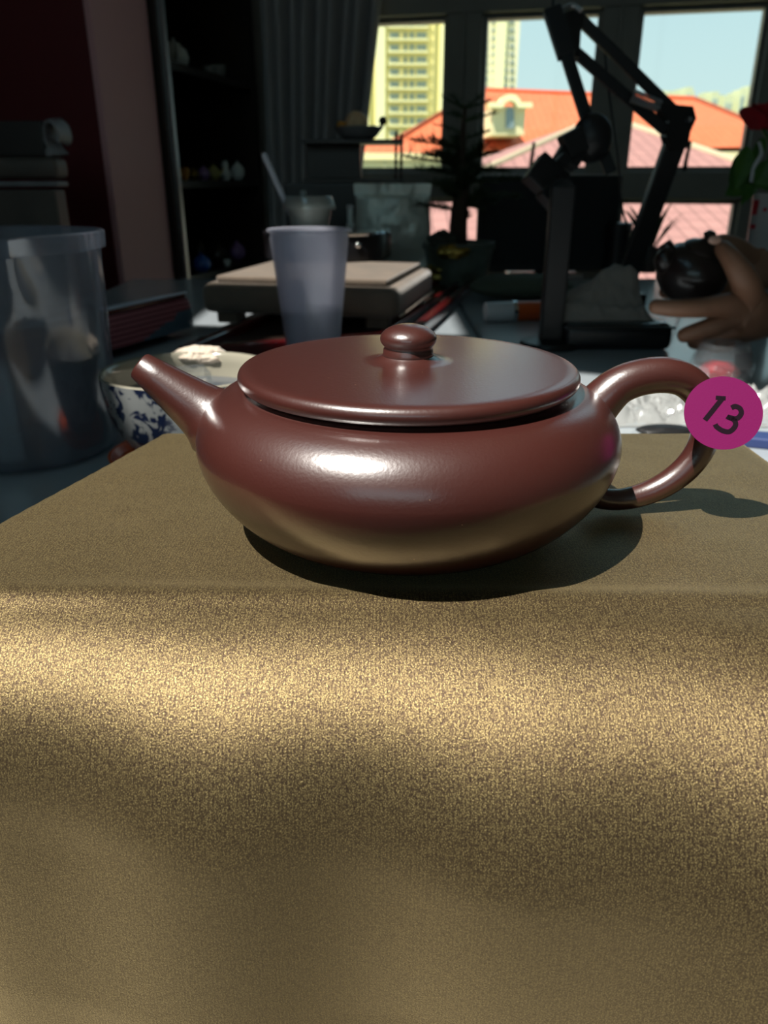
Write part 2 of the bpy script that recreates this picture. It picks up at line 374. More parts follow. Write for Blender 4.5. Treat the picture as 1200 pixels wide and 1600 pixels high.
struct('trim_1', rbox(-.985, -.97, 1.63, 1.865, FZ, CZ, bevel=.003), 'pinkwall')     # rose pillar
struct('wall_alcove', rbox(-1.6, -1.34, 1.865, DW, FZ, CZ), 'wall')
# front wall with its band of windows
zt2, zt3 = ztop+.11, 1.55
fw = struct('wall_front', rbox(-1.6, LR+.1, DW+.02, DW+.12, zt3, CZ), 'wall')
bm = new_bm(); rbox(-1.6, L0-.1, DW+.02, DW+.12, FZ, zt3, bm); struct('wall_front_left', bm, 'wall')
struct('wall_front_right', rbox(L7+.1, LR+.1, DW+.02, DW+.12, FZ, zt3), 'wall')
zlow = -.42
struct('wall_front_lower', rbox(L0-.1, L7+.1, DW+.02, DW+.12, FZ, zlow), 'wall')
for i, (a, b) in enumerate(((L0-.1, L0), (L1, L2), (L3, L4), (L5, L6), (L7, L7+.1))):
    lo = zlow if i != 1 else zr
    o = struct('trim_%d' % (i+2), rbox(a, b, DW-.03, DW+.12, lo, zt3, bevel=.004), 'frame')
    if i in (1, 2):
        rib = obj('cover_strip', rbox((a+b)/2-.006, (a+b)/2+.006, DW-.045, DW-.03, lo+.02, ztop, bevel=.002), 'frame', o)
struct('trim_7', rbox(L2+.03, L2+.10, DW-.03, DW+.12, zlow, zr, bevel=.004), 'frame')
struct('trim_8', rbox(L0-.1, L7+.1, DW-.05, DW+.12, zr, zs, bevel=.006), 'frame')       # mid rail
struct('trim_9', rbox(L0-.1, L7+.1, DW-.035, DW+.13, ztop, zt2, bevel=.004), 'frame')
struct('trim_10', rbox(L0-.1, L7+.1, DW-.03, DW+.12, zlow-.04, zlow, bevel=.004), 'frame')
cols = [(L0, L1), (L2, L3), (L4, L5), (L6, L7)]
for i, (a, b) in enumerate(cols):
    bm = new_bm(); t = .012
    for q in ((a, a+t, zs, ztop), (b-t, b, zs, ztop), (a+t, b-t, zs, zs+t), (a+t, b-t, ztop-t, ztop)): rbox(q[0], q[1], DW, DW+.03, q[2], q[3], bm)
    o = struct('window_%d' % (i+1), bm, 'frame')
    obj('pane', rbox(a+t, b-t, DW+.013, DW+.017, zs+t, ztop-t), 'pane', o)
    if i in (1, 2):
        uu = {1: 829, 2: 1067}[i]; l = wl(uu)
        h = new_bm(); tube([R(l, DW-.012, zs+.005), R(l, DW-.016, zs+.03), R(l+.004, DW-.02, zs+.075)], [.007, .006, .005], 10, h, round_end=True)
        obj('window_handle', h, 'black', o, smooth=True)
    a2, b2 = (a, L2+.03) if i == 0 else ((L2+.10, b) if i == 1 else (a, b))
    bm = new_bm()
    for q in ((a2, a2+t, zlow, zr), (b2-t, b2, zlow, zr), (a2+t, b2-t, zlow, zlow+t), (a2+t, b2-t, zr-t, zr)): rbox(q[0], q[1], DW, DW+.03, q[2], q[3], bm)
    o = struct('window_%d' % (i+5), bm, 'frame')
    obj('pane', rbox(a2+t, b2-t, DW+.013, DW+.017, zlow+t, zr-t), 'pane', o)
    bm = new_bm()
    for q in ((a, a+t, zt2, zt3), (b-t, b, zt2, zt3), (a+t, b-t, zt2, zt2+t), (a+t, b-t, zt3-t, zt3)): rbox(q[0], q[1], DW, DW+.03, q[2], q[3], bm)
    o = struct('window_%d' % (i+10), bm, 'frame')
    obj('pane', rbox(a+t, b-t, DW+.013, DW+.017, zt2+t, zt3-t), 'pane', o)

# curtain drawn back at the left of the window
bm = new_bm(); rows = []; NZ, NC = 24, 170
for j in range(NZ+1):
    z = CZ-.05 + (FZ+.06-(CZ-.05))*j/NZ
    vv = max(-250, min(300, 279-(z-HC)*F/(DW*.97*CP)))
    lr_ = lat(600-(vv+10)*.125, DW-.12); ll = lat(418, DW-.12)
    row = []
    for k in range(NC+1):
        s = k/NC; l = ll+(lr_-ll)*s
        d = DW-.12 + .028*math.sin(s*2*PI*9+.6*math.sin(j*.22)) + .012*math.sin(s*2*PI*4.3+1)
        row.append(bm.verts.new(R(l, d, z)))
    rows.append(row)
for a, b in zip(rows, rows[1:]):
    for k in range(NC): bm.faces.new((a[k], a[k+1], b[k+1], b[k]))
o = tag(obj('curtain', bm, 'curtain', smooth=True), 'dark grey pleated curtain hanging left of the window', 'curtain')
md = o.modifiers.new('s', 'SOLIDIFY'); md.thickness = .003
tag(obj('curtain_rail', tube([R(lat(330, DW-.12), DW-.12, CZ-.04), R(1.2, DW-.12, CZ-.04)], .012, 12), 'metal', smooth=True, sharp=40), 'curtain rail above the dark grey curtain, close to the ceiling', 'rail')

# ------------------------------------------------------------------ outside
struct('ground', box(new_bm(), (0, 800, -16.5), (2600, 1640, 1)), 'ground')
def uvroof(bm):
    uvl = bm.loops.layers.uv.verify()
    for f in bm.faces:
        n = f.normal if f.normal.length > 0 else Vector((0, 0, 1)); f.normal_update(); n = f.normal
        hx = Vector((0, 0, 1)).cross(n)
        hx = hx.normalized() if hx.length > 1e-3 else Vector((1, 0, 0)); hy = n.cross(hx)
        for lp in f.loops: lp[uvl].uv = (lp.vert.co.dot(hx), lp.vert.co.dot(hy))
def quadbox(a, b, y0, y1, bm=None):     # a = lower-left, b = upper-right (x, z), extruded y0..y1
    bm = bm or new_bm(); return box(bm, ((a[0]+b[0])/2, (y0+y1)/2, (a[1]+b[1])/2), (abs(b[0]-a[0]), abs(y1-y0), abs(b[1]-a[1])))
def px(u, v, Y): r_ = ray(u, v); k = Y/r_.y; return (r_.x*k, HC+r_.z*k)
def tower(Y, uL, uR, vT, wall, cols_, rows_, wv, label, slabs=True, name='apartment_tower', pil=()):
    x0, _ = px(uL, 100, Y); x1, zt = px(uR, vT, Y)
    t = thing(name, label, 'building', ((x0+x1)/2, Y, -16))
    obj('wall', quadbox((x0, -16), (x1, zt), Y, Y+18), wall, t)
    first = {}
    for v in rows_:
        for (ua, ub) in cols_:
            a = px(ua, v+wv, Y); b = px(ub, v, Y); key = (ua, ub)
            bmw = new_bm(); quadbox(a, b, Y-.35, Y+.3, bmw); fr = obj('window', bmw, 'winf', t)
            m_ = (b[0]-a[0])*.1
            obj('pane', quadbox((a[0]+m_, a[1]+m_), ((a[0]+b[0])/2-m_*.3, b[1]-m_), Y-.42, Y-.3), 'winb', fr)
            obj('pane', quadbox(((a[0]+b[0])/2+m_*.3, a[1]+m_), (b[0]-m_, b[1]-m_), Y-.42, Y-.3), 'winb', fr)
        if slabs:
            a = px(min(c[0] for c in cols_)-2, v+wv+3.2, Y); b = px(max(c[1] for c in cols_)+2, v+wv+.6, Y)
            obj('balcony_slab', quadbox(a, b, Y-1.3, Y), 'band', t)
    for (ua, ub) in pil:
        a = px(ua, 279, Y); b = px(ub, vT, Y); obj('pilaster', quadbox((a[0], -16), b, Y-1.0, Y), 'band', t)
    return t
tower(200, 556, 720, -120, 'tower', [(608, 624), (631, 636), (640, 647), (650, 667)], [12+19.1*i-19*3 for i in range(17)], 10.5,
      'tall yellow apartment tower seen through the left upper pane', pil=[(566, 575), (588, 602), (626.5, 628.5), (673, 681), (688, 694)])
tower(310, 730, 822, -120, 'tower2', [(756, 762), (768, 774), (786, 793), (796, 803)], [31+12.6*i-12.6*4 for i in range(20)], 6.5,
      'cream apartment tower with small windows, beside the blue sky in the middle pane', slabs=False, pil=[(779, 782)])
# orange roofed house
t = thing('orange_roofed_house', 'house with large orange tiled roof and arched dormer outside', 'house', (8, 60, -16))
YE = 52; YR = 60
rl, rr = P(748, 141, 61), P(1085, 155, 61)
el, er = P(588, 240, 53), P(1262, 228, 53)
bl, brr = Vector((el.x-2, 76, el.z)), Vector((er.x+2, 76, er.z))
bm = new_bm(); v_ = [bm.verts.new(p) for p in (el, er, rr, rl, bl, brr)]
bm.faces.new((v_[0], v_[1], v_[2], v_[3])); bm.faces.new((v_[0], v_[3], v_[4])); bm.faces.new((v_[1], v_[5], v_[2])); bm.faces.new((v_[3], v_[2], v_[5], v_[4]))
bm.faces.new((v_[0], v_[4], v_[5], v_[1])); bmesh.ops.recalc_face_normals(bm, faces=bm.faces); uvroof(bm)
obj('roof', bm, 'oroof', t)
for a, b in ((rl, rr), (el, rl), (er, rr)): obj('ridge_cap', tube([a+Vector((0, 0, .05)), b+Vector((0, 0, .05))], .16, 8), 'orange' if a is rl else 'oroof', t)
bm = new_bm(); v_ = [bm.verts.new(p) for p in (P(520, 238, 50), P(640, 238, 50), P(640, 217, 55), P(540, 219, 55))]
bm.faces.new(v_); uvroof(bm); obj('lower_roof', bm, 'oroof', t)
w0 = P(500, 239, 50.6); w1 = P(690, 239, 50.6)
obj('wall', quadbox((w0.x, -16), (w1.x, w0.z), 55, 57), 'cream', t)
obj('wall', quadbox((w1.x, -16), (er.x-.6, el.z+.1), 58, 70), 'cream', t)
for u_ in (600,): 
    a = px(u_, 268, 55); b = px(u_+2, 250, 55); obj('downpipe', quadbox(a, b, 54.9, 55), 'winf', t)
a = px(500, 250, 55); b = px(690, 248.5, 55); obj('cornice', quadbox(a, b, 54.8, 55), 'winf', t)
# dormer
YD = 55.5
a, b = px(768, 211, YD), px(822, 166, YD); dm = obj('dormer', quadbox(a, b, YD, YD+7), 'cream', t)
pts = []
for i in range(25):
    s = i/24; u_ = 763+(832-763)*s; q = (u_-797.5)/16
    top = 160-13*math.sqrt(max(0, 1-q*q)) if abs(q) < 1 else 160
    pts.append((u_, top))
for i in range(24, -1, -1):
    s = i/24; u_ = 763+(832-763)*s; q = (u_-797.5)/11
    bot = 168-11*math.sqrt(max(0, 1-q*q)) if abs(q) < 1 else 168
    pts.append((u_, bot))
bm = new_bm(); poly = []
for u_, vv in pts:
    x, z = px(u_, vv, YD-.5); poly.append(Vector((x, YD-.5, z)))
n_ = 25
fr_ = [bm.verts.new(p) for p in poly]; bk = [bm.verts.new(p+Vector((0, 1.2, 0))) for p in poly]
for i in range(24):
    j, k = i, i+1; jj, kk = 49-i, 48-i
    for L in (fr_, bk): bm.faces.new((L[j], L[k], L[kk], L[jj]))
    bm.faces.new((fr_[j], fr_[k], bk[k], bk[j])); bm.faces.new((fr_[jj], fr_[kk], bk[kk], bk[jj]))
obj('cornice', bm, 'band', dm)
bm = new_bm(); pg = [Vector((*[px(790, 201, YD)[0]], YD-.12, px(790, 201, YD)[1])), Vector((px(803, 201, YD)[0], YD-.12, px(803, 201, YD)[1]))]
for i in range(9):
    an = PI*i/8; pg.append(Vector((px(796.5+6.5*math.cos(an), 174-6*math.sin(an), YD)[0], YD-.12, px(796.5, 174-6*math.sin(an), YD)[1])))
slab(pg, (0, .2, 0), bm); obj('window', bm, 'winb', dm)
# rose brown tiled roof close below the window
t = thing('brown_roofed_building', 'near building with rose brown tiled hip roof below the windows', 'house', (8, 26, -16))
ap = P(941, 181, 25); c1 = P(300, 475, 13.2); c2 = P(1800, 475, 13.2)
c3 = Vector((c2.x+1, 40, c2.z)); c4 = Vector((c1.x-1, 40, c1.z))
k1 = P(753, 268, 20.5)
bm = new_bm(); v_ = [bm.verts.new(p) for p in (ap, c1, c2, c3, c4)]
for f in ((0, 1, 2), (0, 2, 3), (0, 3, 4), (0, 4, 1), (1, 4, 3, 2)): bm.faces.new([v_[i] for i in f])
bmesh.ops.recalc_face_normals(bm, faces=bm.faces); uvroof(bm); obj('roof', bm, 'broof', t)
for c in (c1, c2): obj('ridge_cap', tube([ap, c], .10, 8), 'ridge', t)
obj('wall', box(new_bm(), ((c1.x+c2.x)/2, (c1.y+40)/2+.3, (-16+c1.z)/2), (c2.x-c1.x-1, 40-c1.y-.6, c1.z+16-.05)), 'cream', t)
random.seed(4)
ORD = 'first second third fourth fifth sixth seventh eighth ninth tenth eleventh twelfth thirteenth fourteenth fifteenth sixteenth'.split()
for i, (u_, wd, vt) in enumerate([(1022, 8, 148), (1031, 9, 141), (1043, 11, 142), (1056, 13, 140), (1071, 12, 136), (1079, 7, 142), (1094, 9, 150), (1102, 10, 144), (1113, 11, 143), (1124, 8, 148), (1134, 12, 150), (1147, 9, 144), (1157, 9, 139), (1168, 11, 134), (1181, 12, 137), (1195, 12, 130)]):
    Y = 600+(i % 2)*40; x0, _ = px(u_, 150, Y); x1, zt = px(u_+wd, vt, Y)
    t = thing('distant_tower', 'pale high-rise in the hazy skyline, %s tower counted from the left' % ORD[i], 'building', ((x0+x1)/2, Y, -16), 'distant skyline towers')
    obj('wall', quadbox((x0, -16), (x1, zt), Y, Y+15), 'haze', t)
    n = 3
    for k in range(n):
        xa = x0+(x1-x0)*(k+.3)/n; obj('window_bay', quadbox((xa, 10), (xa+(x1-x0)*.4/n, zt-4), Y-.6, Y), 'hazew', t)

# ------------------------------------------------------------------ the table
t = thing('work_table', 'large work table with a glossy slate-blue top', 'table', R(.2, .75, FZ))
tx0, tx1, ty0, ty1 = -.50, 1.25, .205, 1.62
def wbox(x0, x1, y0, y1, z0, z1, bv=0): return box(new_bm(), ((x0+x1)/2, (y0+y1)/2, (z0+z1)/2), (x1-x0, y1-y0, z1-z0), 0, bv)
for a, b in ((tx0, -.12), (-.116, .118), (.122, tx1)): obj('tabletop', wbox(a, b, ty0, ty1, TZ-.03, TZ, .002), 'table', t)
obj('seam', wbox(tx0+.01, tx1-.01, ty0+.01, ty1-.01, TZ-.034, TZ-.004), 'seam', t)
for x in (tx0+.05, tx1-.05):
    for y in (ty0+.05, ty1-.05): obj('leg', wbox(x-.03, x+.03, y-.03, y+.03, FZ, TZ-.034, .004), 'blackwood', t)

# ------------------------------------------------------------------ gold cloth over its stand
YB = G(1050, 683, 0).y                # back edge
def edge_l(y): return -.0955 - (.325-y)*.29
def edge_r(y): return .149 + (.32-y)*.02
def arcfold(d, R_, slope):            # distance past an edge -> (run, drop)
    A = math.radians(slope); La = R_*A
    if d <= 0: return d, 0
    if d < La: a = d/R_; return R_*math.sin(a), R_*(1-math.cos(a))
    e = d-La; return R_*math.sin(A)+e*math.cos(A), R_*(1-math.cos(A))+e*math.sin(A)
bm = new_bm(); uvl = bm.loops.layers.uv.verify(); NX, NY = 220, 330; V = []
W0, W1, Dn, Dp = .26, .26, .50, .20
for j in range(NY+1):
    b = -Dn+(Dp+Dn)*j/NY; row = []      # b: unfolded distance, 0 at y=.20
    for i in range(NX+1):
        a = -W0+(W0+W1)*i/NX            # a: unfolded x
        yf = .187 - .13*max(-.14, min(.14, a)) + .004*math.sin(a*24+.5)     # line where the front starts to fall
        y = .20+b
        if y < yf:
            run, dr = arcfold(yf-y, .048+.009*math.sin(a*15+.8), 87); yy = yf-run; zf = dr
        elif y > YB:
            run, dr = arcfold(y-YB, .0035, 88); yy = YB+run; zf = dr
        else: yy = y; zf = 0
        yc = max(.02, min(YB, yy)); eL, eR = edge_l(yc), edge_r(yc)
        if a < eL: run, dx = arcfold(eL-a, .004, 86); xx = eL-run
        elif a > eR: run, dx = arcfold(a-eR, .004, 86); xx = eR+run
        else: xx = a; dx = 0
        z = -max(zf, dx)
        if zf > 0 and y < yf: yy += .006*min(1, zf/.1)*math.sin(a*34+1.2) + .0022*min(1, zf/.05)*math.sin(a*85+2)
        cre = .0011*math.exp(-((yy-(.187-.075*(a+.1)*.35))/.004)**2)
        dimp = .0012*noise.noise(Vector((a*14, y*14, 3))) + .0003*noise.noise(Vector((a*70, y*70, 1)))
        if math.hypot(a-.0073, y-.236) < .05: dimp *= .1
        z += (cre+dimp)*(1 if zf < .002 and dx == 0 else .4)
        if y > yf: z = max(z, TZ+.0012+.0006*math.sin(i))
        if dx > 0 and zf <= 0: z = max(z, TZ+.0012)
        row.append((bm.verts.new((xx, yy, z+.0002)), a, b))
    V.append(row)
for j in range(NY):
    for i in range(NX):
        q = (V[j][i], V[j][i+1], V[j+1][i+1], V[j+1][i]); f = bm.faces.new([p[0] for p in q])
        for lp, p in zip(f.loops, q): lp[uvl].uv = (p[1], p[2])
o = tag(obj('gold_cloth', bm, 'cloth', smooth=True), 'shimmering gold-brown knitted cloth draped under the red-brown teapot', 'cloth')
md = o.modifiers.new('s', 'SOLIDIFY'); md.thickness = .0012; md.offset = -1
t = thing('display_stand', 'plain block stand hidden beneath the gold cloth', 'stand', (0, .24, TZ))
slabp = [(edge_l(YB)+.008, YB-.008), (edge_l(.20)+.008, .20), (edge_r(.20)-.008, .20), (edge_r(YB)-.008, YB-.008)]
obj('block', slab([Vector((x, y, TZ)) for x, y in slabp], (0, 0, -TZ-.006)), 'blackwood', t)

# ------------------------------------------------------------------ the red-brown teapot
TX, TY = .0073, .2360
t = thing('clay_teapot', 'red-brown clay teapot with flat wide lid on the gold cloth', 'teapot', (TX, TY, .0004))
RM, ZE, RB, N1 = .065, .0298, .0335, 1.73
prof = [(0, .0022), (RB-.006, .0022), (RB-.004, .0006), (RB-.001, .0004)]
for i in range(1, 33):
    a = PI/2*i/32; prof.append((RB+(RM-RB)*math.sin(a)**(2/N1), ZE*(1-math.cos(a)**(2/N1))+.0004))
for i in range(1, 30):
    a = PI/2*i/30; prof.append((.0490+(RM-.0490)*math.cos(a)**(2/1.9), ZE+.0162*math.sin(a)**(2/2.0)))
ztb = prof[-1][1]
prof += [(.0489, ztb+.0006), (.0484, ztb+.0010), (.0478, ztb+.0010), (.0440, ztb+.0008), (.0436, ztb), (.0436, ztb-.004), (.052, .034), (.058, .026), (.054, .012), (.03, .004), (0, .004)]
obj('body', lathe(prof, (TX, TY, 0), 160), 'clay', t, smooth=True)
# lid: rim roll, shallow dome, locating flange
RL = .0511; zl = ztb+.0012
lp = [(0, zl-.0005), (.040, zl-.0005), (.0405, zl-.004), (.0425, zl-.004), (.0430, zl-.0004), (RL-.0045, zl+.0001), (RL-.0022, zl+.0003)]
for i in range(9):
    a = -PI/2+PI*i/8*.93; lp.append((RL-.0022+.0024*math.cos(a), zl+.0027+.0025*math.sin(a)))
zz = lp[-1][1]; r0 = lp[-1][0]
for i in range(1, 15):
    r_ = r0*(1-i/14)+.0082*(i/14); lp.append((r_, zz+.0012*(1-(r_/r0)**2)+(.0012*math.exp(-((r_-.0082)/.0018)**2))))
lp.append((.0071, lp[-1][1]+.0009)); kz = lp[-1][1]
lid = obj('lid', lathe(lp+[(.0068, kz+.0006), (0, kz+.0006)], (TX, TY, 0), 160), 'clay', t, smooth=True, sharp=50)
kz += .0005
kp = [(0, kz-.0016), (.0079, kz-.0014), (.0076, kz-.0004), (.0075, kz+.0008)]
for i in range(17):
    a = -PI/2+.62*PI/2+(PI-.62*PI/2)*i/16; kp.append((.0084*math.cos(a)+.0001, kz+.0039+.0043*math.sin(a)))
kp[-1] = (0, kp[-1][1])
obj('knob', lathe(kp, (TX, TY, 0), 72), 'clay', lid, smooth=True)
# spout and handle lie in one upright plane turned a little to the camera
TH = math.radians(5); pl_n = Vector((math.sin(TH), math.cos(TH), 0)); p0 = Vector((TX, TY, 0))
TH2 = math.radians(-4); pl_h = Vector((math.sin(TH2), math.cos(TH2), 0))
def H(u, v): return on_plane(u, v, p0, pl_n)
tip, root = H(217, 570), H(315, 641)
axis = (root-tip).normalized(); ins = root+axis*.012
bm = new_bm(); n = 40
st = [(tip+axis*.012, .0030), (tip+axis*.0004, .0034), (tip, .0040), (tip+axis*.0005, .0046), (tip.lerp(root, .3), .0058), (tip.lerp(root, .62), .0072), (tip.lerp(root, .85), .0083), (root, .0092), (root+axis*.002, .0100), (root+axis*.005, .0118), (ins, .0120)]
tube([s[0] for s in st], [s[1] for s in st], n, bm, cap=False)
# cut the mouth slightly level like the photo's
obj('spout', bm, 'clay', t, smooth=True)
hp = [(922, 648), (944, 622), (968, 602), (1000, 590), (1038, 586), (1070, 594), (1094, 617), (1104, 650), (1100, 688), (1081, 722), (1050, 750), (1012, 770), (972, 780), (938, 778), (915, 765)]
hr = [.0068, .0062, .0056, .0054, .0053, .0050, .0048, .0046, .0044, .0042, .0040, .0037, .0034, .0034, .0040]
obj('handle', tube([on_plane(*p, p0, pl_h) for p in hp], [k*1.06 for k in hr], 28, sm=5), 'clay', t, smooth=True)
# round number label stuck on the handle
sc = P(1130, 645, .2385); look = (Vector((0, 0, HC))-sc).normalized()
sn = (look+Vector((.22, -.05, .28))).normalized(); sc2 = sc
def ST(u, v, off=0): return on_plane(u, v, sc2, sn)+sn*off
bm = new_bm(); ring = []; 
for k in range(64):
    a = 2*PI*k/64
    ex = sn.cross(Vector((0, 0, 1))).normalized()*-1; ey = sn.cross(ex).normalized()
    ring.append(sc2+(ex*math.cos(a)+ey*math.sin(a))*.0114)
slab(ring, -sn*.00015, bm); stk = obj('number_sticker', bm, 'pink', t, label='round magenta number sticker on the handle')
def stroke(pts, wd):
    bm = new_bm(); q = catmull([ST(*p, .00008) for p in pts], 8) if len(pts) > 2 else [ST(*p, .00008) for p in pts]
    L = []; Rr = []
    for i, p in enumerate(q):
        d = (q[min(i+1, len(q)-1)]-q[max(i-1, 0)]).normalized(); s = sn.cross(d).normalized()*wd/2
        L.append(p+s); Rr.append(p-s)
    a = [bm.verts.new(p) for p in L]; b = [bm.verts.new(p) for p in Rr]
    for i in range(len(q)-1): bm.faces.new((a[i], a[i+1], b[i+1], b[i]))
    return bm
zx = lambda x, y: (880+x/3.75, 520+y/3.75)
obj('numeral_one', stroke([zx(936, 380), zx(830, 512)], .00151), 'ink', stk)
bm2 = stroke([zx(893, 380), zx(952, 384)], .00129); obj('numeral_one_flag', bm2, 'ink', stk)
obj('numeral_three', stroke([zx(985, 440), zx(1008, 431), zx(1036, 445), zx(1042, 475), zx(1016, 502), zx(972, 496), zx(966, 494), zx(1002, 512), zx(1008, 545), zx(976, 578), zx(935, 574), zx(900, 552), zx(890, 536)], .00151), 'ink', stk)

# ------------------------------------------------------------------ left of the teapot
# water jug
jb = G(32, 748, TZ); JX, JY = -.2605, jb.y+.065
JH = .152
t = thing('water_jug', 'large smoky clear plastic water jug half full, at left', 'jug', (JX, JY, TZ))
def jug_r(z): return .0625+.0045*(z/JH)
bm = new_bm(); n = 72; rings = []
lv = [(0, 0), (.0005, .8), (0, 1)]
prof = [(.0, .0015), (jug_r(0)-.004, .0015), (jug_r(0), .006)]+[(jug_r(JH*k/14), JH*k/14) for k in range(1, 14)]+[(jug_r(JH-.012), JH-.012), (jug_r(JH)+.003, JH-.011), (jug_r(JH)+.0035, JH-.001), (jug_r(JH)+.002, JH), (jug_r(JH)-.001, JH-.001), (jug_r(JH)-.0015, JH-.012)]
lathe(prof, (0, 0, 0), n, bm)
sa = math.radians(-62)              # the pouring lip faces the camera's right
for v_ in bm.verts:
    a = math.atan2(v_.co.y, v_.co.x); da = (a-sa+PI) % (2*PI)-PI; k = max(0, 1-abs(da)/.34)*max(0, (v_.co.z-.105)/(JH-.105))
    rr_ = math.hypot(v_.co.x, v_.co.y)
    if rr_ > .05: v_.co.x += math.cos(sa)*.020*k; v_.co.y += math.sin(sa)*.020*k
bmesh.ops.translate(bm, vec=(JX, JY, TZ), verts=bm.verts)
jug = obj('vessel', bm, 'jug', t, smooth=True, sharp=45)
hz = [(JX-.070, JY+.01, TZ+JH-.02), (JX-.105, JY+.02, TZ+JH-.025), (JX-.112, JY+.02, TZ+.085), (JX-.100, JY+.018, TZ+.045), (JX-.066, JY+.01, TZ+.035)]
obj('handle', tube(hz, .008, 12, sm=5), 'jug', t, smooth=True)
obj('water', lathe([(0, .003), (jug_r(.0)-.004, .003), (jug_r(.05)-.003, .05), (jug_r(.095)-.003, .0955), (0, .0955)], (JX, JY, TZ), 64), 'water', t, smooth=True, sharp=40)

# blue and white bowl on an orange-red tray
bc = P(300, 640, .535); BX, BY = bc.x, bc.y
t = tag(obj('lacquer_tray', lathe([(0, 0), (.046, 0), (.051, .005), (.053, .010), (.051, .010), (.048, .005), (.044, .004), (0, .004)], (BX-.006, BY, TZ), 48), 'redorange', smooth=True, sharp=40), 'orange-red lacquer dish under the blue and white bowl', 'tray')
zb0 = TZ+.0042; BH = .062; BR = .0575
t = thing('porcelain_bowl', 'blue and white flowered porcelain bowl behind the teapot spout', 'bowl', (BX, BY, zb0))
prof = [(0, .003), (.022, .003), (.023, 0), (.026, 0), (.027, .005)]+[(.027+(BR-.027)*math.sin(PI/2*k/12)**.9, .005+(BH-.005)*(1-math.cos(PI/2*k/12))**.9) for k in range(1, 13)]
outer_ = prof; inner_ = [(BR-.001, BH+.001), (BR-.0035, BH-.001)]+[(.024+(BR-.0275)*math.sin(PI/2*k/12)**.9, .009+(BH-.010)*(1-math.cos(PI/2*k/12))**.9) for k in range(11, 0, -1)]+[(0, .008)]
obj('outside', lathe(outer_, (BX, BY, zb0), 72), 'porc', t, smooth=True, sharp=60)
obj('glazed_inside', lathe([outer_[-1]]+inner_, (BX, BY, zb0), 72), 'porc_in', t, smooth=True)
obj('water', lathe([(0, BH-.016), (BR-.0075, BH-.016), (BR-.012, BH-.022), (0, BH-.022)], (BX, BY, zb0), 48), 'water', t, smooth=True, sharp=40)
# towel lying over the bowl's far rim
bm = new_bm(); c = P(308, 556, .585)
bmesh.ops.create_icosphere(bm, subdivisions=5, radius=1)
for v_ in bm.verts:
    p = v_.co.copy(); a = math.atan2(p.y, p.x)
    d = 1+.22*noise.noise(p*1.7)+.10*noise.noise(p*5)
    v_.co = Vector((c.x+p.x*.024*d+.002, c.y+p.y*.013*d-.006*(p.x**2), c.z+p.z*.0068*d-.004*abs(p.x)**3+.001))
tag(obj('folded_towel', bm, 'ivory', smooth=True), 'crumpled cream towel lying on the bowl far rim', 'towel')
# small glass block in the bowl
c = P(300, 588, .53)
tag(obj('glass_tea_boat', box(new_bm(), c+Vector((0, 0, .0)), (.022, .026, .010), .4, .002), 'glass'), 'small clear glass dish inside the porcelain bowl', 'dish')

# album of red and blue edged pages
A = G(170, 566, TZ+.0002); B = G(312, 523, TZ+.0002); dx = (B-A).normalized(); dy = Vector((-dx.y, dx.x, 0)); A2 = A-dx*.14
LN = (B-A2).length; yaw = math.atan2(dx.y, dx.x)
t = thing('folded_album', 'thick folded album with red and blue page edges lying behind the bowl', 'book', A2.lerp(B, .5)+dy*.030)
NP = 13; ph = .0022; gp = .0006; TL = math.radians(-10)
yr_ = Matrix.Rotation(yaw, 4, 'Z') @ Matrix.Rotation(TL, 4, 'X'); up_n = (yr_ @ Vector((0, 0, 1)))
base_c = A2.lerp(B, .5)+dy*.030+Vector((0, 0, .0058))
for k in range(NP):
    c = base_c+up_n*(k*(ph+gp)+ph/2); Lk = LN-.006+.008*math.sin(PI*k/NP)
    cut = .10-.010*k if k < 5 else (.06-.004*k if k < 8 else .0)
    obj('page', box(new_bm(), c-dx*(cut/2), (Lk-cut, .05, ph), rot=yr_), 'page_r' if k % 2 else 'page_r2', t)
    if cut: obj('page_tip', box(new_bm(), c+dx*((Lk-cut)/2), (cut, .05, ph), rot=yr_), 'page_b', t, label='blue tip of a page')
c = base_c+up_n*(NP*(ph+gp)+.0025); obj('inner_cover', box(new_bm(), c, (LN-.012, .05, .005), rot=yr_, bevel=.001), 'redlac', t)
c = base_c+up_n*(NP*(ph+gp)+.0063); obj('cover', box(new_bm(), c, (LN-.004, .052, .0024), rot=yr_, bevel=.0008), 'page_c', t, label='pale blue cover board')

# scroll-ended altar cabinet by the red wall
AZ = 1.30
ca = lambda u, v: P(u, v, AZ)
t = thing('altar_cabinet', 'grey-brown wooden altar cabinet with rolled scroll end, at far left', 'cabinet', Vector((-.72, 1.36, FZ)))
xr = ca(105, 240).x; y0 = ca(100, 300).y-.02; zT = ca(60, 246).z
def cb(x0, x1, z0, z1, dy0=0, dy1=.055, bv=.004): return box(new_bm(), ((x0+x1)/2, y0+(dy0+dy1)/2, (z0+z1)/2), (x1-x0, dy1-dy0, z1-z0), 0, bv)
XL = xr-.62
obj('top_board', cb(XL, xr-.004, ca(60, 280).z, zT, bv=.012), 'brownwood', t)
obj('moulding', cb(XL, xr-.008, ca(60, 292).z, ca(60, 283).z, .005), 'greywood', t)
zb_ = ca(60, 296).z
obj('panel', cb(xr-.118, xr-.014, FZ+.05, zb_, .005, .05), 'brownwood', t)
obj('panel', cb(xr-.32, xr-.126, FZ+.05, zb_, .005, .05), 'brownwood', t)
obj('panel', cb(xr-.52, xr-.33, FZ+.05, zb_, .005, .05), 'brownwood', t)
obj('carcass', cb(XL+.02, xr-.02, FZ, zb_, .012, .052), 'blackwood', t)
zz1 = ca(60, 192).z
obj('back_board', cb(XL, xr-.022, zT, zz1, .01, .05, .003), 'blackwood', t)
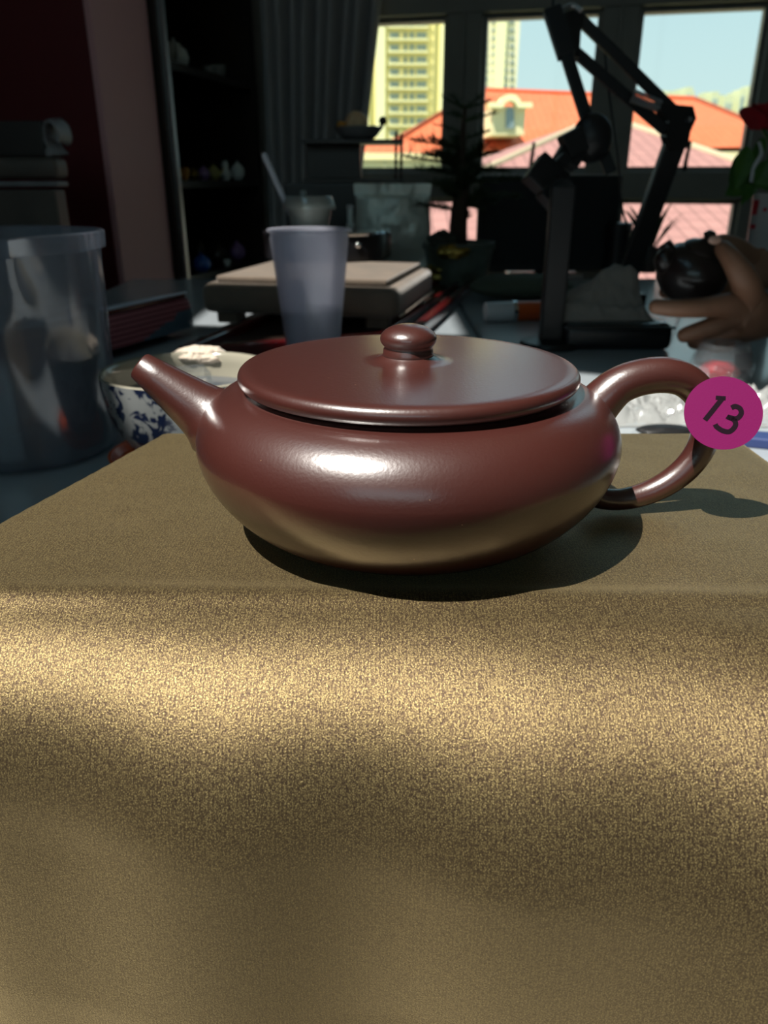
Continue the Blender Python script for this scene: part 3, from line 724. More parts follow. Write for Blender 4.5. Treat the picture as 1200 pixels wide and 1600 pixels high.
bm = new_bm(); pr = []
for k in range(40):
    a = -.5*PI+k/39*1.75*PI*1.0; rr_ = .024-.014*(k/39)
    pr.append((xr-.012+.006-rr_*math.cos(a+PI/2)*.55, zz1-.016+rr_*math.sin(a+PI/2)))
neck = [(xr-.010, zT), (xr-.018, zT+.012), (xr-.019, zT+.024)]
cen = [(xr-.012, zT+.002), (xr-.015, zT+.014), (xr-.019, zT+.030), (xr-.017, zT+.046), (xr-.008, zT+.053), (xr+.001, zT+.045), (xr+.004, zT+.032), (xr+.001, zT+.024), (xr-.004, zT+.026)]
tube([Vector((x, y0+.16, z)) for x, z in cen], [.013, .008, .0065, .0065, .007, .007, .0065, .0065, .006], 14, bm, sm=5)
for v_ in bm.verts: v_.co.y = y0+.16+(v_.co.y-y0-.16)*24
for v_ in bm.verts: v_.co.y = max(y0+.004, min(y0+.052, v_.co.y))
obj('scroll_end', bm, 'greywood', t, smooth=True, sharp=50)

# display cabinet with pots, beyond the pillar
t = thing('display_cabinet', 'dark open display cabinet holding small pots, left of the curtain', 'cabinet', R(-1.15, 2.2, FZ))
cl0, cl1, cd0, cd1 = -1.33, -.955, 1.875, 2.46
obj('side', rbox(cl0, cl1, cd0, cd0+.018, FZ, CZ-.1), 'blackwood', t); obj('side', rbox(cl0, cl1, cd1-.018, cd1, FZ, CZ-.1), 'blackwood', t)
obj('back', rbox(cl0, cl0+.01, cd0+.018, cd1-.018, FZ, CZ-.1), 'blackwood', t)
s1 = zat(100, 2.16); s2 = zat(282, 2.16); s3 = zat(428, 2.16)
shz = [FZ+.05, (FZ+s3)/2, s3, s2, s1, s1+.33, s1+.75, CZ-.12]
for z in shz: obj('shelf', rbox(cl0+.01, cl1-.004, cd0+.018, cd1-.018, z-.018, z), 'blackwood', t)
obj('door_frame', rbox(cl1-.002, cl1+.010, cd0+.012, cd0+.026, FZ+.03, CZ-.1), 'metal', t, label='grey metal edge strip')
def spot(u, l, z): 
    an = math.atan((u-600)/(F/CP))-YAW; return R(l, l/math.tan(an), z)
def mini_pot(c, r, h, m_, label, kind='teapot', grp=None, ang=.4, mh=None):
    c = Vector(c); name = {'teapot': 'small_teapot', 'cup': 'small_cup', 'jar': 'small_jar', 'gourd': 'small_figurine'}[kind]
    t = thing(name, label, {'teapot': 'teapot', 'cup': 'cup', 'jar': 'jar', 'gourd': 'ornament'}[kind], c, grp)
    if kind == 'cup':
        obj('bowl', lathe([(0, 0), (r*.5, 0), (r*.62, h*.15), (r*.92, h*.6), (r, h), (r*.93, h), (r*.84, h*.6), (0, h*.15)], c, 24), m_, t, smooth=True, sharp=60); return t
    if kind == 'gourd':
        obj('body', lathe([(0, 0), (r*.7, 0), (r, h*.2), (r*.95, h*.4), (r*.5, h*.55), (r*.62, h*.75), (r*.4, h*.92), (0, h)], c, 24), m_, t, smooth=True, sharp=60); return t
    hb = h*.78
    obj('body', lathe([(0, 0), (r*.55, 0), (r*.86, hb*.2), (r, hb*.5), (r*.85, hb*.82), (r*.45, hb)], c, 28), m_, t, smooth=True, sharp=60)
    l = obj('lid', lathe([(0, hb*.96), (r*.5, hb*.96), (r*.46, hb*1.05), (r*.15, hb*1.12), (r*.1, h*.92), (r*.16, h*.96), (0, h)], c, 28), m_, t, smooth=True, sharp=60)
    if kind == 'teapot':
        dv = Vector((math.cos(ang), math.sin(ang), 0)); up_ = Vector((0, 0, 1))
        obj('spout', tube([c+dv*r*.7+up_*hb*.4, c+dv*r*1.2+up_*hb*.6, c+dv*r*1.5+up_*hb*.95], [r*.2, r*.13, r*.09], 10, sm=4), m_, t, smooth=True)
        obj('handle', tube([c-dv*r*.85+up_*hb*.75, c-dv*r*1.4+up_*hb*.8, c-dv*r*1.45+up_*hb*.35, c-dv*r*.9+up_*hb*.3], r*.09, 8, sm=4), mh or m_, t, smooth=True)
    return t
mini_pot(spot(290, -1.045, s1), .038, .078, 'palegl', 'pale glazed teapot with amber handle on the top cabinet shelf', 'teapot', ang=-1.2, mh='brass')
mini_pot(spot(263, -1.03, s1), .014, .03, 'palegl', 'tiny pale cup at the near end of the top cabinet shelf', 'cup')
mini_pot(spot(327, -1.04, s1), .012, .024, 'brass', 'tiny amber jar beside the glass cups on the top cabinet shelf', 'jar')
mini_pot(spot(341, -1.04, s1), .018, .036, 'lidpl', 'clear glass cup left of its twin on the top cabinet shelf', 'cup')
mini_pot(spot(354, -1.04, s1), .022, .045, 'lidpl', 'larger clear glass cup farthest along the top cabinet shelf', 'cup')
mids = [(276, 'brass', 'gourd', .014, .055, 'amber glazed figurine nearest the pillar on the middle shelf'), (290, 'brass', 'cup', .012, .03, 'amber cup beside the figurine on the middle shelf'),
        (303, 'gold', 'jar', .014, .034, 'dull gold jar on the middle cabinet shelf'), (319, 'violet', 'jar', .018, .040, 'violet glazed jar in the middle of the middle shelf'),
        (335, 'olive', 'teapot', .018, .045, 'olive glazed teapot right of the violet jar'), (353, 'palegl', 'gourd', .017, .055, 'pale celadon figurine right of the olive teapot'),
        (372, 'palegl', 'jar', .022, .055, 'pale celadon jar at the far end of the middle shelf')]
for u_, m_, k_, r_, h_, lb in mids: mini_pot(spot(u_, -1.0-.02*(u_ % 2), s2), r_, h_, m_, lb, k_)
lows = [(303, 'bluegl', 'teapot', .027, .05, 'blue glazed teapot at the near end of the lower shelf', -.985), (301, 'darkpot', 'jar', .02, .075, 'black jar behind the blue teapot on the lower shelf', -1.09),
        (331, 'darkpot', 'teapot', .030, .065, 'black teapot right of the blue one on the lower shelf', -1.02), (363, 'violet', 'teapot', .026, .058, 'dark violet teapot on the lower cabinet shelf', -1.02),
        (385, 'olive', 'jar', .020, .06, 'olive jar at the far end of the lower cabinet shelf', -1.05), (345, 'palegl', 'cup', .012, .018, 'pale cup before the teapots on the lower shelf', -.972)]
for u_, m_, k_, r_, h_, lb, l_ in lows: mini_pot(spot(u_, l_, s3), r_, h_, m_, lb, k_, ang=1.9)

# ------------------------------------------------------------------ tea tray, suede box, cups
fl, fr2, br2 = G(288, 568, TZ), G(640, 540, TZ), G(742, 449, TZ)
blp = fl+(br2-fr2)
t = thing('tea_tray', 'long red lacquer tea tray with raised rim under the suede box', 'tray', (fl+br2)/2)
obj('tray_board', slab([fl, fr2, br2, blp], (0, 0, .008)), 'blackwood', t)
for a, b in ((fl, fr2), (fr2, br2), (br2, blp), (blp, fl)): obj('rim', bar(a+Vector((0, 0, .009)), b+Vector((0, 0, .009)), .014, .018, bevel=.003, up=(0, 0, 1)), 'redlac', t)
off = (fl-fr2).normalized()*.035
obj('inner_rail', bar(fr2+off+Vector((0, .015, .012)), br2+off+Vector((0, -.015, .012)), .008, .008, bevel=.002, up=(0, 0, 1)), 'redlac', t)
# suede box
Z0 = TZ+.0085; HB = .056
FRx, FRy = .0166, .98; LEG = .014
W_, dep = .262, .262; yaw_b = -YAW
FR = Vector((FRx, FRy, 0)); c = FR-EL*(W_/2)+ED*(dep/2)
t = thing('suede_stool', 'taupe suede low stool with rounded edges carrying the black tin', 'stool', (c.x, c.y, Z0))
bm = new_bm(); box(bm, (c.x, c.y, Z0+LEG+(HB-LEG)/2-.002), (W_, dep, HB-LEG-.004), yaw_b, .016)
obj('base', bm, 'suede', t, smooth=True)
bm = new_bm(); box(bm, (c.x, c.y, Z0+HB), (W_-.035, dep-.035, .008), yaw_b, .003)
obj('top_pad', bm, 'suede', t, smooth=True, sharp=40)
for a_ in (-1, 1):
    for b_ in (-1, 1):
        q_ = c+EL*a_*(W_/2-.03)+ED*b_*(dep/2-.03); obj('leg', box(new_bm(), (q_.x, q_.y, Z0+LEG/2+.002), (.03, .03, LEG+.004), yaw_b, .004), 'suede', t)
g0 = FR+Vector((0, 0, Z0+LEG+.004)); obj('piping', tube([g0+EL*.001+ED*.012, g0+EL*.001+ED*(dep-.012)], .0016, 8), 'ivory', t, smooth=True)
# black tin
ZT = Z0+HB+.0041
tcn_ = G(512, 402, ZT); TXc, TYc = tcn_.x, tcn_.y+.01; TR = 112*1.12/F*.985
th_ = .041
t = thing('black_tin', 'round glossy black tin with chrome lid edge on the suede box', 'tin', (TXc, TYc, ZT))
obj('can', lathe([(0, 0), (TR-.002, 0), (TR, .002), (TR, th_-.006), (TR-.001, th_-.004), (0, th_-.004)], (TXc, TYc, ZT), 64), 'black_pl', t, smooth=True, sharp=40)
obj('lid', lathe([(0, th_-.004), (TR+.001, th_-.004), (TR+.0018, th_-.002), (TR, th_), (TR-.004, th_+.0004), (0, th_)], (TXc, TYc, ZT), 64), ['chrome'], t, smooth=True, sharp=40)
kn = P(599, 393, 1.0); an = math.atan2(-.95, .55)
kk = Vector((TXc+TR*math.cos(an)*1.0, TYc+TR*math.sin(an)*1.0, ZT+.024)); obj('stud', ball(kk, .0052), 'chrome', t, smooth=True)
# takeaway cup with straw
zc_ = ZT+th_+.0005; CX, CY = P(484, 330, TYc/CP*.93).x, TYc+.005
s_ = CY*CP/F*1.02; CX = (484-600)*s_*1.0
t = thing('takeaway_cup', 'clear takeaway cup of milk tea with lid on the black tin', 'cup', (CX, CY, zc_))
ch = zat(318, CY)-zc_; cr_ = 36*s_
obj('cup_wall', lathe([(0, 0), (cr_*.78, 0), (cr_*.8, .003), (cr_, ch), (cr_*.97, ch), (cr_*.77, .004), (0, .003)], (CX, CY, zc_), 40), 'lidpl', t, smooth=True, sharp=50)
obj('drink', lathe([(0, .0035), (cr_*.75, .0035), (cr_*.92, ch*.8), (0, ch*.8)], (CX, CY, zc_), 32), 'milk', t, smooth=True, sharp=50)
obj('lid', lathe([(0, ch+.011), (cr_*.95, ch+.011), (cr_*1.02, ch+.008), (cr_*1.06, ch+.003), (cr_*1.14, ch-.003), (cr_*1.14, ch-.008), (cr_*1.08, ch-.008), (cr_*1.02, ch), (0, ch+.008)], (CX, CY, zc_), 40), 'lidpl', t, smooth=True, sharp=40)
lt_ = zc_+ch+.010
a = Vector((CX-.028, CY, lt_-.03)); b = Vector(((418-600)*s_, CY-.005, zat(240, CY)))
obj('straw', tube([a+(a-b)*.0, b], .0042, 12), 'straw', t, smooth=True, sharp=50)
obj('tab', ball(Vector((CX-.008, CY-.01, lt_+.005)), .005, sc=(1, 1, 1.1)), 'lidpl', t, smooth=True)
# frosted tall cup
cy = .905; cx = (482.5-600)*.85/F; ct = zat(357, cy); rt = 63.5*.85/F; rb_ = .029
hh = ct-TZ
# it stands on the table just before the tray
t = thing('frosted_cup', 'tall frosted plastic cup half full of water behind the lid', 'cup', (cx, cy, TZ))
tray_front_y = fl.lerp(fr2, .5).y
cy = min(cy, tray_front_y-.045); sc_ = cy/.905; cx *= sc_; rt *= sc_; rb_ *= sc_; ct = zat(357, cy); hh = ct-TZ
t.location = (cx, cy, TZ)
obj('cup_wall', lathe([(0, .001), (rb_-.003, .001), (rb_-.001, 0), (rb_, .002), (rb_+(rt-rb_)*.93, hh*.93), (rt-.0015, hh-.004), (rt+.002, hh-.002), (rt+.001, hh), (rt-.003, hh-.001), (rb_+(rt-rb_)*.9-.0015, hh*.93), (rb_-.0015, .003), (0, .003)], (cx, cy, TZ), 64), 'cup', t, smooth=True, sharp=50)
wl_ = hh*.42; rw = rb_+(rt-rb_)*.42-.0022
obj('water', lathe([(0, .0035), (rb_-.003, .0035), (rw, wl_), (0, wl_)], (cx, cy, TZ), 48), 'water', t, smooth=True, sharp=50)

# ------------------------------------------------------------------ behind: bag, rack, fruit, plant
def blob(c, s, seed, amp=.25, fr=1.5, sub=4, m_=None):
    bm = new_bm(); bmesh.ops.create_icosphere(bm, subdivisions=sub, radius=1); o_ = Vector((seed*7.3, seed, 0))
    for v_ in bm.verts:
        p = v_.co.copy(); d = 1+amp*noise.noise(p*fr+o_)+amp*.5*noise.noise(p*fr*2.7+o_)
        v_.co = Vector(c)+Vector((p.x*s[0]*d, p.y*s[1]*d, p.z*s[2]*d))
    return bm
# silver foil pouch
zb = 1.42; bl_ = P(566, 402, zb); 
t = thing('foil_pouch', 'crinkled dull silver foil pouch standing behind the black tin', 'bag', Vector((P(612, 400, zb).x, P(612, 400, zb).y, TZ)))
bm = new_bm(); NX, NZ = 36, 40; fr_, bk_ = [], []
yb = P(612, 400, zb).y
for j in range(NZ+1):
    s = j/NZ; z = TZ+(zat(287, yb)-TZ)*s; ff, bb = [], []
    half_ = (.067 if s > .35 else .067-.012*(.35-s)/.35); xc_ = P(613, 350, zb).x
    for i in range(NX+1):
        q = i/NX*2-1; x = xc_+q*half_+.0015*math.sin(s*14)*q
        puff = (1-q**2)**.6*(.030*math.sin(PI*min(1, (1.02-s)*1.25)/1) if s < .88 else .0012)*1
        puff = max(.001, puff); wr = .007*noise.noise(Vector((q*2.2, s*5, 1)))+.004*noise.noise(Vector((q*6, s*12, 4)))
        k_ = 1-q**2
        ff.append(bm.verts.new((x, yb-puff*.8+wr*k_, z))); bb.append(bm.verts.new((x, yb+puff*.8+wr*k_, z)))
    fr_.append(ff); bk_.append(bb)
for L in (fr_, bk_):
    for j in range(NZ):
        for i in range(NX): bm.faces.new((L[j][i], L[j][i+1], L[j+1][i+1], L[j+1][i]))
for j in range(NZ):
    for i in (0, NX): bm.faces.new((fr_[j][i], bk_[j][i], bk_[j+1][i], fr_[j+1][i]))
for j in (0, NZ):
    for i in range(NX): bm.faces.new((fr_[j][i], fr_[j][i+1], bk_[j][i+1], bk_[j][i]))
obj('pouch', bm, 'foil', t, smooth=True, sharp=60)
xc_ = P(613, 350, zb).x
obj('zip_ridge', bar((xc_-.062, yb-.006, zat(309, yb)), (xc_+.062, yb-.006, zat(309, yb)), .004, .004, bevel=.001), 'foil', t)

# black box with curio rack, fruit bowl
zr_ = 1.60; yr = P(560, 280, zr_).y
xa, xb = P(489, 280, zr_).x, P(557, 280, zr_).x
kz_ = zat(286, yr-.0)
t = tag(obj('black_case', box(new_bm(), ((xa+xb)/2-.03, yr+.06, (TZ+kz_)/2), (xb-xa+.06, .12, kz_-TZ), 0, .004), 'black_pl'), 'upright black case under the curio rack', 'case')
t = thing('curio_rack', 'dark wooden curio rack with thin spindles and fruit bowl on top', 'rack', ((xa+xb)/2, yr, kz_))
zt0, zt1 = zat(224, yr), zat(217.5, yr); xw0, xw1 = P(489, 220, zr_).x-.02, P(630, 220, zr_).x
obj('top_board', box(new_bm(), ((xw0+xw1)/2, yr+.06, (zt0+zt1)/2), (xw1-xw0, .12, zt1-zt0), 0, .001), 'blackwood', t)
obj('lower_board', box(new_bm(), ((xw0+xw1)/2, yr+.06, kz_+.004), (xw1-xw0, .12, .008), 0, .001), 'blackwood', t)
obj('panel', box(new_bm(), ((xw0+P(564, 250, zr_).x)/2, yr+.09, (kz_+.008+zt0)/2), (P(564, 250, zr_).x-xw0-.004, .05, zt0-kz_-.0082), 0, .002), 'blackwood', t)
for u_ in (619, 627.5):
    x = P(u_, 240, zr_).x
    for yy in (yr+.006, yr+.112):
        z0_ = kz_+.008; z1_ = zat(203 if u_ < 620 else 208, yr); pr = []
        for k in range(21):
            s = k/20; pr.append((.0016+.0016*abs(math.sin(s*PI*7))**3, z0_+(z1_-z0_)*s))
        obj('spindle', lathe([(0, pr[0][1])]+pr+[(0, pr[-1][1])], (x, yy, 0), 10), 'blackwood', t, smooth=True)
obj('rail', box(new_bm(), (P(623, 240, zr_).x, yr+.006, zat(212, yr)), (.014, .002, .002)), 'blackwood', t)
bx = P(560, 210, zr_).x; by = yr+.055; bz = zt1+.0003
t = thing('fruit_dish', 'shallow dark dish with ball-tipped handle on the curio rack', 'dish', (bx, by, bz))
obj('dish', lathe([(0, .003), (.024, .003), (.025, 0), (.028, 0), (.040, .010), (.050, .024), (.048, .0245), (.036, .012), (.02, .006), (0, .006)], (bx, by, bz), 40), 'greywood', t, smooth=True, sharp=50)
hx = P(596, 193, zr_); obj('handle', tube([(bx+.044, by, bz+.020), (bx+.048, by-.002, bz+.028)], .004, 10), 'blackwood', t, smooth=True)
obj('ball_tip', ball((bx+.050, by-.002, bz+.036), .0085), 'blackwood', t, smooth=True)
t = thing('tan_fruit', 'large round tan fruit with brown blush in the dish', 'fruit', (bx-.002, by, bz+.007))
obj('flesh', blob((bx-.004, by, bz+.031), (.0235, .0235, .0235), 1, .05), 'fruit', t, smooth=True); obj('stalk', tube([(bx-.004, by, bz+.052), (bx-.003, by, bz+.059)], .0015, 8), 'bark', t)
tag(obj('orange_fruit', blob((bx-.035, by-.008, bz+.026), (.010, .010, .010), 2, .06), 'fruit2', smooth=True), 'small orange fruit left of the big tan fruit', 'fruit')
tag(obj('green_fruit', blob((bx+.030, by-.008, bz+.021), (.011, .010, .007), 3, .08), 'palegl', smooth=True), 'small pale green fruit right of the big tan fruit', 'fruit')
# little bottle left of the pouch
p = P(551, 345, 1.36); zq = TZ
t = thing('small_bottle', 'thin green-white glass bottle between takeaway cup and foil pouch', 'bottle', (p.x-.004, p.y, TZ))
hq = zat(326, p.y)-TZ
obj('glass', lathe([(0, 0), (.012, 0), (.013, .004), (.013, hq*.7), (.005, hq*.84), (.005, hq), (0, hq)], (p.x-.004, p.y, TZ), 24), 'palegl', t, smooth=True, sharp=50)
obj('cap', lathe([(0, hq), (.006, hq), (.006, hq+.006), (0, hq+.006)], (p.x-.004, p.y, TZ), 20), 'white', t, smooth=True, sharp=50)

# conifer bonsai
random.seed(7)
zc_p = 1.42; pb = P(716, 400, zc_p); PXc, PYc = pb.x, pb.y
ptop = zat(378, PYc)
t = thing('potted_conifer', 'small dark conifer in a pot before the window mullion', 'plant', (PXc, PYc, TZ))
obj('pot', lathe([(0, 0), (.045, 0), (.052, .006), (.062, ptop-TZ-.012), (.066, ptop-TZ-.01), (.066, ptop-TZ), (.060, ptop-TZ), (.056, ptop-TZ-.014), (0, ptop-TZ-.014)], (PXc, PYc, TZ), 40), 'jade', t, smooth=True, sharp=50)
obj('soil', blob((PXc, PYc, ptop-.014), (.055, .055, .010), 5, .2), 'stone', t, smooth=True)
ztt = zat(165, PYc)
obj('trunk', tube([(PXc-.002, PYc, ptop-.012), (PXc-.001, PYc, ptop+.05), (PXc+.004, PYc+.004, zat(290, PYc)), (PXc, PYc, zat(230, PYc)), (PXc+.003, PYc, ztt)], [.017, .015, .013, .007, .002], 14, sm=5), 'bark', t, smooth=True)
def needle_branch(p0_, p1_, nn, ln, droop=0):
    bm = new_bm(); pts = [p0_.lerp(p1_, k/5)+Vector((0, 0, -droop*(k/5)**2)) for k in range(6)]
    tube(pts, [.0022, .0018, .0015, .0012, .0009, .0006], 5, bm)
    for k in range(nn):
        s = random.random()**.8; q = p0_.lerp(p1_, s)+Vector((0, 0, -droop*s*s))
        d = Vector((random.uniform(-1, 1), random.uniform(-1, 1), random.uniform(-.35, .55))); d += (p1_-p0_).normalized()*.8; d.normalize()
        L = ln*random.uniform(.6, 1.1); sd_ = d.cross(Vector((random.uniform(-1, 1), random.uniform(-1, 1), 1))).normalized()*.0009
        a, b, c_ = bm.verts.new(q-sd_), bm.verts.new(q+sd_), bm.verts.new(q+d*L); bm.faces.new((a, b, c_))
    return bm
brs = [(-.035, 150, .035), (.045, 152, .03), (-.03, 172, .04), (.05, 178, .05), (-.045, 196, .05), (.05, 206, .07), (-.085, 222, .085), (-.06, 236, .09), (.055, 238, .09), (-.095, 246, .10), (.07, 258, .1), (-.075, 262, .10), (.10, 276, .11), (-.05, 284, .1), (.105, 300, .12), (.03, 268, .08), (-.03, 300, .08), (.06, 312, .10), (-.075, 318, .09), (.012, 330, .09)]
for i, (dx_, vv, w_) in enumerate(brs):
    for rep in range(2):
        dyy = random.uniform(-.06, .06); z_ = zat(vv, PYc)
        p0_ = Vector((PXc+.002, PYc, min(ztt-.005, z_-.012))); p1_ = Vector((PXc+dx_*(1-.35*rep)*1.0, PYc+dyy, z_+random.uniform(-.006, .006)))
        obj('branch', needle_branch(p0_, p1_, 230 if vv > 210 else 70, .021 if vv > 210 else .014, .012 if dx_ > 0 and vv > 250 else .0), 'darkleaf', t)
for i in range(7):
    a = i*2.4; q0 = Vector((PXc+.002, PYc, zat(330-i*14, PYc))); obj('branch', needle_branch(q0, q0+Vector((.035*math.cos(a), .04*math.sin(a), .03)), 420, .026, 0), 'darkleaf', t)
for i, (du, v0, s) in enumerate([(-28, 385, .020), (20, 392, .022), (-6, 398, .017)]):
    c = P(716+du, v0+2, 1.44)
obj('rock', blob((PXc-.030, PYc-.035, ptop+.004), (.026, .018, .016), 8, .3), 'stone', t, smooth=True)
obj('gold_ornament', blob((PXc-.012, PYc-.058, ptop-.012), (.030, .014, .012), 9, .35, 2.2), 'gold', t, smooth=True)
# ornaments on the table between the box and plant
c = G(700, 448, TZ); tag(obj('toad_ornament', blob((c.x, c.y-.02, TZ+.0225), (.055, .035, .022), 11, .30, 2), 'gold', smooth=True), 'lumpy tarnished gold ornament before the potted conifer', 'ornament')
c = G(657, 432, TZ); tag(obj('driftwood', blob((c.x, c.y+.02, TZ+.022), (.03, .018, .022), 13, .35, 2), 'bark', smooth=True), 'gnarled brown driftwood piece right of the foil pouch', 'ornament')

# ------------------------------------------------------------------ right half: monitor, cushions, tubes
zm = 1.56; ml, mr_ = P(746, 350, zm).x, P(966, 350, zm).x; my = P(850, 350, zm).y; mt, mb = zat(274, my), zat(424, my)
t = thing('flat_monitor', 'black flat monitor standing below the middle window pane', 'monitor', ((ml+mr_)/2, my, TZ))
obj('screen_housing', box(new_bm(), ((ml+mr_)/2, my+.012, (mt+mb)/2), (mr_-ml, .020, mt-mb), 0, .004), 'black_pl', t)
obj('screen', box(new_bm(), ((ml+mr_)/2, my+.0015, (mt+mb)/2+.003), (mr_-ml-.014, .003, mt-mb-.02), 0, 0), mat('screen_glass', (.012, .013, .015), .28, spec=.35), t)
obj('top_edge', box(new_bm(), ((ml+mr_)/2, my+.012, mt+.001), (mr_-ml-.01, .018, .003), 0, .001), 'metal', t, label='metal strip along the top edge')
obj('foot', box(new_bm(), ((ml+mr_)/2, my+.01, TZ+.004), (.14, .11, .008), 0, .003), 'metal', t)
obj('neck', box(new_bm(), ((ml+mr_)/2, my+.03, (TZ+.008+mb+.03)/2), (.03, .014, mb+.03-TZ-.008), 0, .003), 'black_pl', t)
# sage cushion
c = G(812, 475, TZ); bm = blob((c.x+.01, c.y+.05, TZ+.021), (.085, .05, .0205), 17, .06, 1.5)
tag(obj('cushion', bm, 'green', smooth=True), 'flat sage green cushion behind the orange tube', 'cushion')
# white and orange tube
a = G(757, 503, TZ); b = G(862, 500, TZ); rr_ = .0135; a.z = b.z = TZ+rr_+.0002; m_ = a.lerp(b, .42)
b = b+(b-a)*.35
t = thing('poster_tube', 'white and orange plastic tube lying on the slate table', 'tube', a.lerp(b, .5)-Vector((0, 0, rr_)))
d = (b-a).normalized()
obj('white_cap', tube([a, a+d*.0005, m_-d*.003], [rr_*.8, rr_*.95, rr_], 24), 'white', t, smooth=True, sharp=40)
obj('collar', tube([m_-d*.003, m_+d*.003], rr_*1.06, 24), 'chrome', t, smooth=True, sharp=40)
obj('orange_barrel', tube([m_+d*.003, b], rr_*.98, 24), 'orange', t, smooth=True, sharp=40)
# black canister
c = G(958, 432, TZ); zc_n = c.y; ctop = zat(349, zc_n); r_ = 22*1.42/F
t = thing('black_canister', 'tall black canister standing right of the monitor', 'canister', (c.x, c.y, TZ))
hc_ = ctop-TZ
obj('can', lathe([(0, 0), (r_, 0), (r_, hc_*.84), (0, hc_*.84)], (c.x, c.y, TZ), 36), 'black_pl', t, smooth=True, sharp=40)
obj('lid', lathe([(0, hc_*.84), (r_*1.05, hc_*.84), (r_*1.05, hc_), (r_*.9, hc_+.002), (0, hc_+.002)], (c.x, c.y, TZ), 36), 'black_pl', t, smooth=True, sharp=40)
# small spiky plant behind the arm
c = G(1008, 425, TZ); t = thing('spiky_plant', 'small spiky green plant between canister and slanted arm', 'plant', (c.x, c.y, TZ))
obj('pot', lathe([(0, 0), (.022, 0), (.028, .05), (.025, .05), (.022, .04), (0, .04)], (c.x, c.y, TZ), 24), 'darkpot', t, smooth=True, sharp=50)
random.seed(3)
for k in range(16):
    a = k*2.4; L = random.uniform(.06, .10); o_ = Vector((math.cos(a), math.sin(a)*.6, 0)); p0_ = Vector((c.x, c.y, TZ+.04))+o_*.008; p1_ = p0_+o_*.03+Vector((0, 0, L*.7)); p2_ = p0_+o_*.055+Vector((0, 0, L))
    obj('leaf', tube([p0_, p1_, p2_], [.003, .0035, .0005], 6, sm=3, flat=.3), 'darkleaf', t, smooth=True)
# black case with grey rag
f1 = G(880, 548, TZ); f2 = G(1046, 546, TZ); zt_ = .030
t = thing('black_tray_case', 'low rounded black case under the grey cloth', 'case', ((f1.x+f2.x)/2, f1.y+.06, TZ))
obj('case', box(new_bm(), ((f1.x+f2.x)/2, f1.y+.075, TZ+zt_/2), (f2.x-f1.x, .15, zt_), 0, .010), 'black_pl', t, smooth=True, sharp=60)
obj('trim_ring', box(new_bm(), ((f1.x+f2.x)/2, f1.y+.075, TZ+zt_-.004), (f2.x-f1.x+.002, .152, .003), 0, .001), 'black_pl', t)
obj('chrome_corner', ball((f2.x-.012, f1.y+.010, TZ+zt_-.002), .006, sc=(1.4, 1, .6)), 'chrome', t, smooth=True)
# rag : folded sheet heap
bm = new_bm(); NX, NY = 60, 44; V = []
cx_, cy_ = (f1.x+f2.x)/2-.012, f1.y+.060; zb = TZ+zt_+.0006
peaks = [(.022, .018, .038, .022), (-.005, .004, .022, .022), (.046, .015, .022, .014), (-.035, .0, .013, .02)]
for j in range(NY+1):
    row = []
    for i in range(NX+1):
        a = (i/NX*2-1); b = (j/NY*2-1); x = a*.060; y = b*.040
        z = 0
        for (px_, py_, h_, r_) in peaks: z += h_*math.exp(-((x-px_)**2+(y-py_)**2*1.2)/(2*(r_*.8)**2))
        ed = min(1, (1-abs(a))*5)*min(1, (1-abs(b))*4)
        z = z*ed + (.011*ed)+.0075*abs(noise.noise(Vector((x*45, y*60, 2))))*ed+.003*noise.noise(Vector((x*120, y*120, 5)))*ed
        z = max(0, z)
        x += .006*noise.noise(Vector((b*2, 1, a)))*1; y += .005*noise.noise(Vector((a*2.5, 3, b)))
        row.append(bm.verts.new((cx_+x, cy_+y, zb+z)))
    V.append(row)
for j in range(NY):
    for i in range(NX): bm.faces.new((V[j][i], V[j][i+1], V[j+1][i+1], V[j+1][i]))
o = tag(obj('cleaning_cloth', bm, 'rag', smooth=True), 'crumpled grey cloth heaped on the low black case', 'cloth')
md = o.modifiers.new('s', 'SOLIDIFY'); md.thickness = .0015; md.offset = 1

# ------------------------------------------------------------------ stands and arm
zp = .90; pc = P(868, 430, zp)
t = thing('pole_stand', 'black upright pole stand with angled clamp head beside the cloth', 'stand', (pc.x, pc.y, TZ))
obj('base_plate', lathe([(0, 0), (.034, 0), (.036, .003), (.034, .007), (.016, .009), (0, .009)], (pc.x, pc.y, TZ), 40), 'black', t, smooth=True, sharp=40)
zpt = zat(290, pc.y)
bm = new_bm(); box(bm, (pc.x, pc.y, (TZ+.008+zpt)/2), (.026, .020, zpt-TZ-.008), 0, .003); obj('pole', bm, 'black', t)
q = lambda u, v, z=zp: P(u, v, z)
obj('swivel', tube([q(874, 300)+Vector((0, -.016, 0)), q(874, 300)+Vector((0, .016, 0))], .0145, 24), 'black', t, smooth=True, sharp=40)
obj('bolt', tube([q(873, 302)+Vector((0, -.020, 0)), q(873, 302)+Vector((0, -.015, 0))], .0055, 16), 'metal', t, smooth=True, sharp=40, label='grey bolt head')
obj('clamp_jaw', bar(q(838, 297), q(866, 258), .040, .024, bevel=.003), 'black', t)
obj('clamp_block', bar(q(852, 318), q(876, 290), .026, .022, bevel=.003), 'black', t)
obj('hinge_pin', bar(q(862, 268), q(884, 246), .013, .016, bevel=.002), 'black', t)
zq = .93
Q = lambda u, v, z=zq: P(u, v, z)
t = thing('articulated_arm', 'black spring-balanced articulated arm reaching up across the window', 'arm stand', (Q(985, 430, 1.0).x, Q(985, 430, 1.0).y, TZ))
bq = Q(976, 452, 1.11)
obj('table_clamp', box(new_bm(), (bq.x, bq.y, TZ+.018), (.05, .05, .036), 0, .004), 'black', t)
